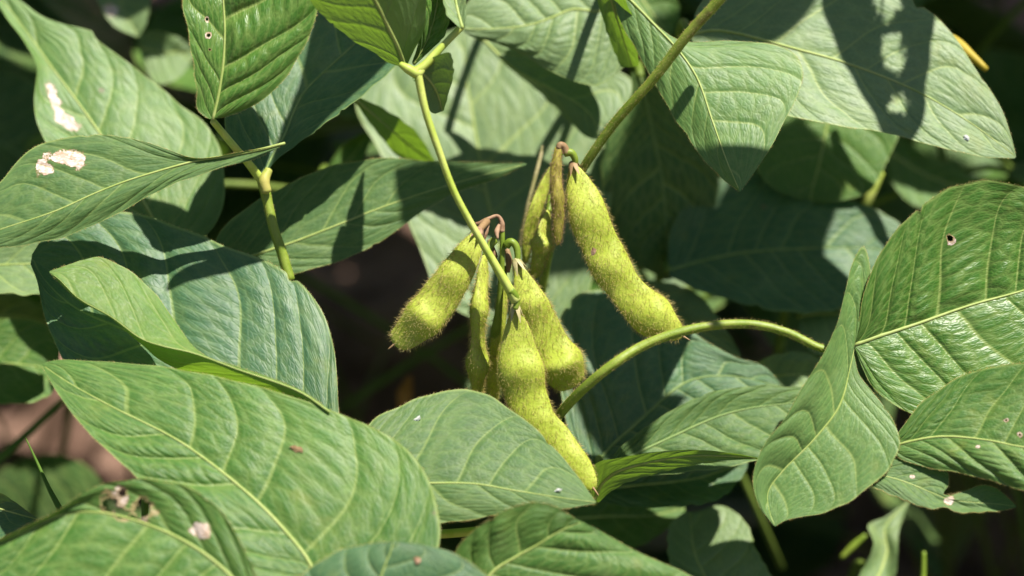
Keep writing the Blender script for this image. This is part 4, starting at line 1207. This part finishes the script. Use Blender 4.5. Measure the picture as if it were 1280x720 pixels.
pts = []
r2 = np.random.default_rng(5)
for it in range(30000):
    if len(pts) >= 900: break
    x = r2.uniform(-.5, .5); y = r2.uniform(-.3, .6); h = r2.uniform(.08, .30 + (.16 if y > .08 else 0))
    rot_m = (r2.normal(0, .3), r2.normal(.15, .3), r2.uniform(0, 6.28))
    p0 = np.array([x, y, h])
    p = p0 + np.array(__import__('mathutils').Euler(rot_m).to_matrix() @ Vector((.048, 0, 0)))
    px, py, z = c2p(p)
    inside = -260 < px < 1540 and -260 < py < 980
    if inside: continue
    if z > 6: continue
    # keep the sun on the leaves in view
    rel = (p - FOC) * 100; zc = rel @ B_; t = zc / SUN_C[2]
    hit = False
    for zt in (-6, -3, 0, 3, 5):
        t = (zc - zt) / SUN_C[2]
        if t < 0: continue
        xx = rel @ R_ - SUN_C[0] * t; yy = rel @ U_ - SUN_C[1] * t
        s = DIST / (DIST - zt)
        qx, qy = 640 + xx * s / KPX, 360 - yy * s / KPX
        if -270 < qx < 1550 and -270 < qy < 990: hit = True
    for (gx, gy, gr_) in TUNNELS:
        g0 = ground_point(gx, gy); w_ = p - g0; w_ = w_ - np.dot(w_, SUN_W) * SUN_W
        if np.linalg.norm(w_) < gr_ + .03: hit = True
    if hit: continue
    pts.append((p0, rot_m, r2.uniform(.85, 1.2)))
mass('unseen_foliage', 'dense dark green soybean foliage all around the pods', pts, 1)

n = 161
g = np.linspace(-1, 1, n); g = np.sign(g) * np.abs(g) ** 2.2 * 6.0
X, Y = np.meshgrid(g, g, indexing='ij')
r3 = np.random.default_rng(9)
Zg = np.zeros_like(X)
for k in range(14):
    a = r3.uniform(0, 6.28); f = r3.uniform(12, 70); Zg += np.sin((X * math.cos(a) + Y * math.sin(a)) * f + r3.uniform(0, 6.28)) * .09 / f
gr = mesh_obj('ground', np.stack([X, Y, Zg], -1).reshape(-1, 3), grid_faces(n, n), M['soil'])
gr['kind'] = 'structure'; gr['label'] = 'bare reddish brown soil between the plants'

# unseen leaves added above the frame, shaped after the broad shadows they throw
def shade_leaf(yref, tz, lift, A, Mi, Bd, holes=(), slope=.45, mat='deep', seed=1):
    """outline (photo pixels) of the shadow it throws on a leaf at depth tz; it hangs 'lift' cm up the sun's path"""
    def up(pts):
        q = np.asarray(pts, float)
        zr = tz + slope * (q[:, 1] - yref) * KPX
        s0 = (DIST - zr) / DIST
        X = (q[:, 0] - 640) * KPX * s0 + SUN_C[0] * lift; Yc = (360 - q[:, 1]) * KPX * s0 + SUN_C[1] * lift
        zc = zr + SUN_C[2] * lift; s1 = DIST / (DIST - zc)
        return np.stack([640 + X * s1 / KPX, 360 - Yc * s1 / KPX, zc], 1)
    a, m, b = up(A), up(Mi), up(Bd)
    hh = [(*up([(hx, hy)])[0][:2], hr) for (hx, hy, hr) in holes]
    o = empty('unseen_foliage', (0, 0, 0), 'unseen leaf added above the frame to throw a shadow', 'foliage')
    o['kind'] = 'stuff'
    blade('leaf_blade', o, None, a[:, :2], m[:, :2], b[:, :2], float(m[len(m) // 2, 2]), ref=m[len(m) // 2, :2], sb=-slope, fa=0, fb=0, N=7, quilt=.02,
          wave=.03, mat=mat, seed=seed, nu=60, nh=20, hole=hh, reproj=0)

# over the very large upper right leaf
shade_leaf(80, -.6, 13, [(1120, -130), (1050, -90), (1024, 0), (1050, 70), (1085, 130), (1118, 195)], [(1122, -130), (1105, -40), (1100, 60), (1120, 197)],
           [(1125, -130), (1190, -80), (1172, 0), (1162, 80), (1155, 150), (1122, 198)], holes=[(1114, 56, 30), (1121, 74, 26), (1125, 127, 25), (1108, 6, 34)], seed=901)
# made up to shade the bluish leaflet near the rusty joint
shade_leaf(100, -.3, 13, [(335, 215), (350, 165), (372, 110), (385, 50), (400, 0), (440, -40)], [(340, 216), (380, 150), (420, 60), (445, -40)], [(350, 220), (400, 170), (470, 110), (520, 40), (520, -20), (450, -42)], seed=903)
# invented for the shadow on the pointed end of the long grey green leaf
shade_leaf(225, -.7, 17, [(500, 190), (560, 180), (620, 190), (670, 200)], [(505, 215), (560, 215), (620, 208), (672, 204)], [(515, 240), (560, 252), (620, 230), (672, 208)], seed=904)
# added to darken the leaf between stem and pod and both right-hand corners
shade_leaf(230, -4.8, 30, [(900, 120), (905, 220), (890, 300), (835, 352), (740, 350)], [(840, 110), (830, 220), (800, 300), (738, 346)], [(780, 105), (768, 190), (742, 255), (690, 300), (650, 345), (730, 348)], seed=907)
shade_leaf(120, -9.0, 40, [(1205, 290), (1185, 180), (1185, 90), (1230, -30), (1270, -60)], [(1270, 295), (1265, 120), (1272, -60)], [(1340, 300), (1350, 120), (1330, -30), (1275, -62)], seed=909)
shade_leaf(700, -8.0, 45, [(1010, 752), (965, 700), (960, 645), (1060, 632)], [(1120, 752), (1100, 700), (1070, 633)], [(1330, 752), (1330, 735), (1280, 705), (1080, 634)], seed=908)
# added to darken the bare soil left of the pods, pierced for sun spots
shade_leaf(400, float(c2p(ground_point(460, 400))[2]), 38, [(330, 660), (330, 420), (345, 280), (420, 200), (520, 190)], [(450, 662), (455, 400), (522, 192)], [(600, 660), (640, 420), (620, 260), (525, 192)],
           holes=[(446, 305, 11), (402, 325, 9), (508, 545, 9)], slope=1.9, seed=910)
# over the smooth pale leaf by the stem, and on down to the bluish leaves below it
shade_leaf(130, 1.3, 14, [(836, 138), (843, 190), (862, 245), (898, 298), (932, 345), (946, 400), (960, 470)], [(900, 175), (895, 230), (900, 290), (925, 350), (962, 472)],
           [(1000, 186), (975, 215), (945, 245), (922, 305), (942, 350), (955, 385), (992, 425), (964, 474)], slope=.35, seed=906, mat='deep')

# ================================================================== light, sky, camera
world = bpy.data.worlds.new('World'); scene.world = world
world.use_nodes = True
wt = world.node_tree
for nd in list(wt.nodes): wt.nodes.remove(nd)
sky = wt.nodes.new('ShaderNodeTexSky'); sky.sky_type = 'NISHITA'; sky.sun_disc = False
elev = math.asin(SUN_W[2]); azim = math.atan2(SUN_W[0], SUN_W[1])
sky.sun_elevation = elev; sky.sun_rotation = azim
sky.air_density = 1.0; sky.dust_density = 1.0; sky.ozone_density = 1.0
bg = wt.nodes.new('ShaderNodeBackground'); bg.inputs['Strength'].default_value = .05
wo = wt.nodes.new('ShaderNodeOutputWorld')
wt.links.new(sky.outputs[0], bg.inputs['Color']); wt.links.new(bg.outputs[0], wo.inputs['Surface'])

sl = bpy.data.lights.new('sun', 'SUN'); sl.energy = 5.0; sl.angle = math.radians(.53); sl.color = (1.0, .95, .86)
so = bpy.data.objects.new('sun', sl); COL.objects.link(so)
so.rotation_euler = Vector((-SUN_W).tolist()).to_track_quat('-Z', 'Y').to_euler()
so.location = Vector((FOC + SUN_W * 2).tolist())

cd = bpy.data.cameras.new('camera'); cam = bpy.data.objects.new('camera', cd); COL.objects.link(cam)
cd.sensor_width = 36.0; cd.lens = 36.0 * DIST / 24.0
cam.location = Vector(CAMLOC.tolist())
cam.rotation_euler = Vector((-B_).tolist()).to_track_quat('-Z', 'Y').to_euler()
cd.clip_start = .02; cd.clip_end = 100.0
cd.dof.use_dof = True; cd.dof.focus_distance = (DIST - 1.6) * .01; cd.dof.aperture_fstop = 6.7
scene.camera = cam

scene.render.engine = 'CYCLES'
scene.cycles.max_bounces = 8; scene.cycles.transparent_max_bounces = 8
scene.cycles.use_denoising = True
scene.view_settings.view_transform = 'Standard'
scene.view_settings.look = 'None'
scene.view_settings.exposure = .9
scene.view_settings.gamma = 1.0
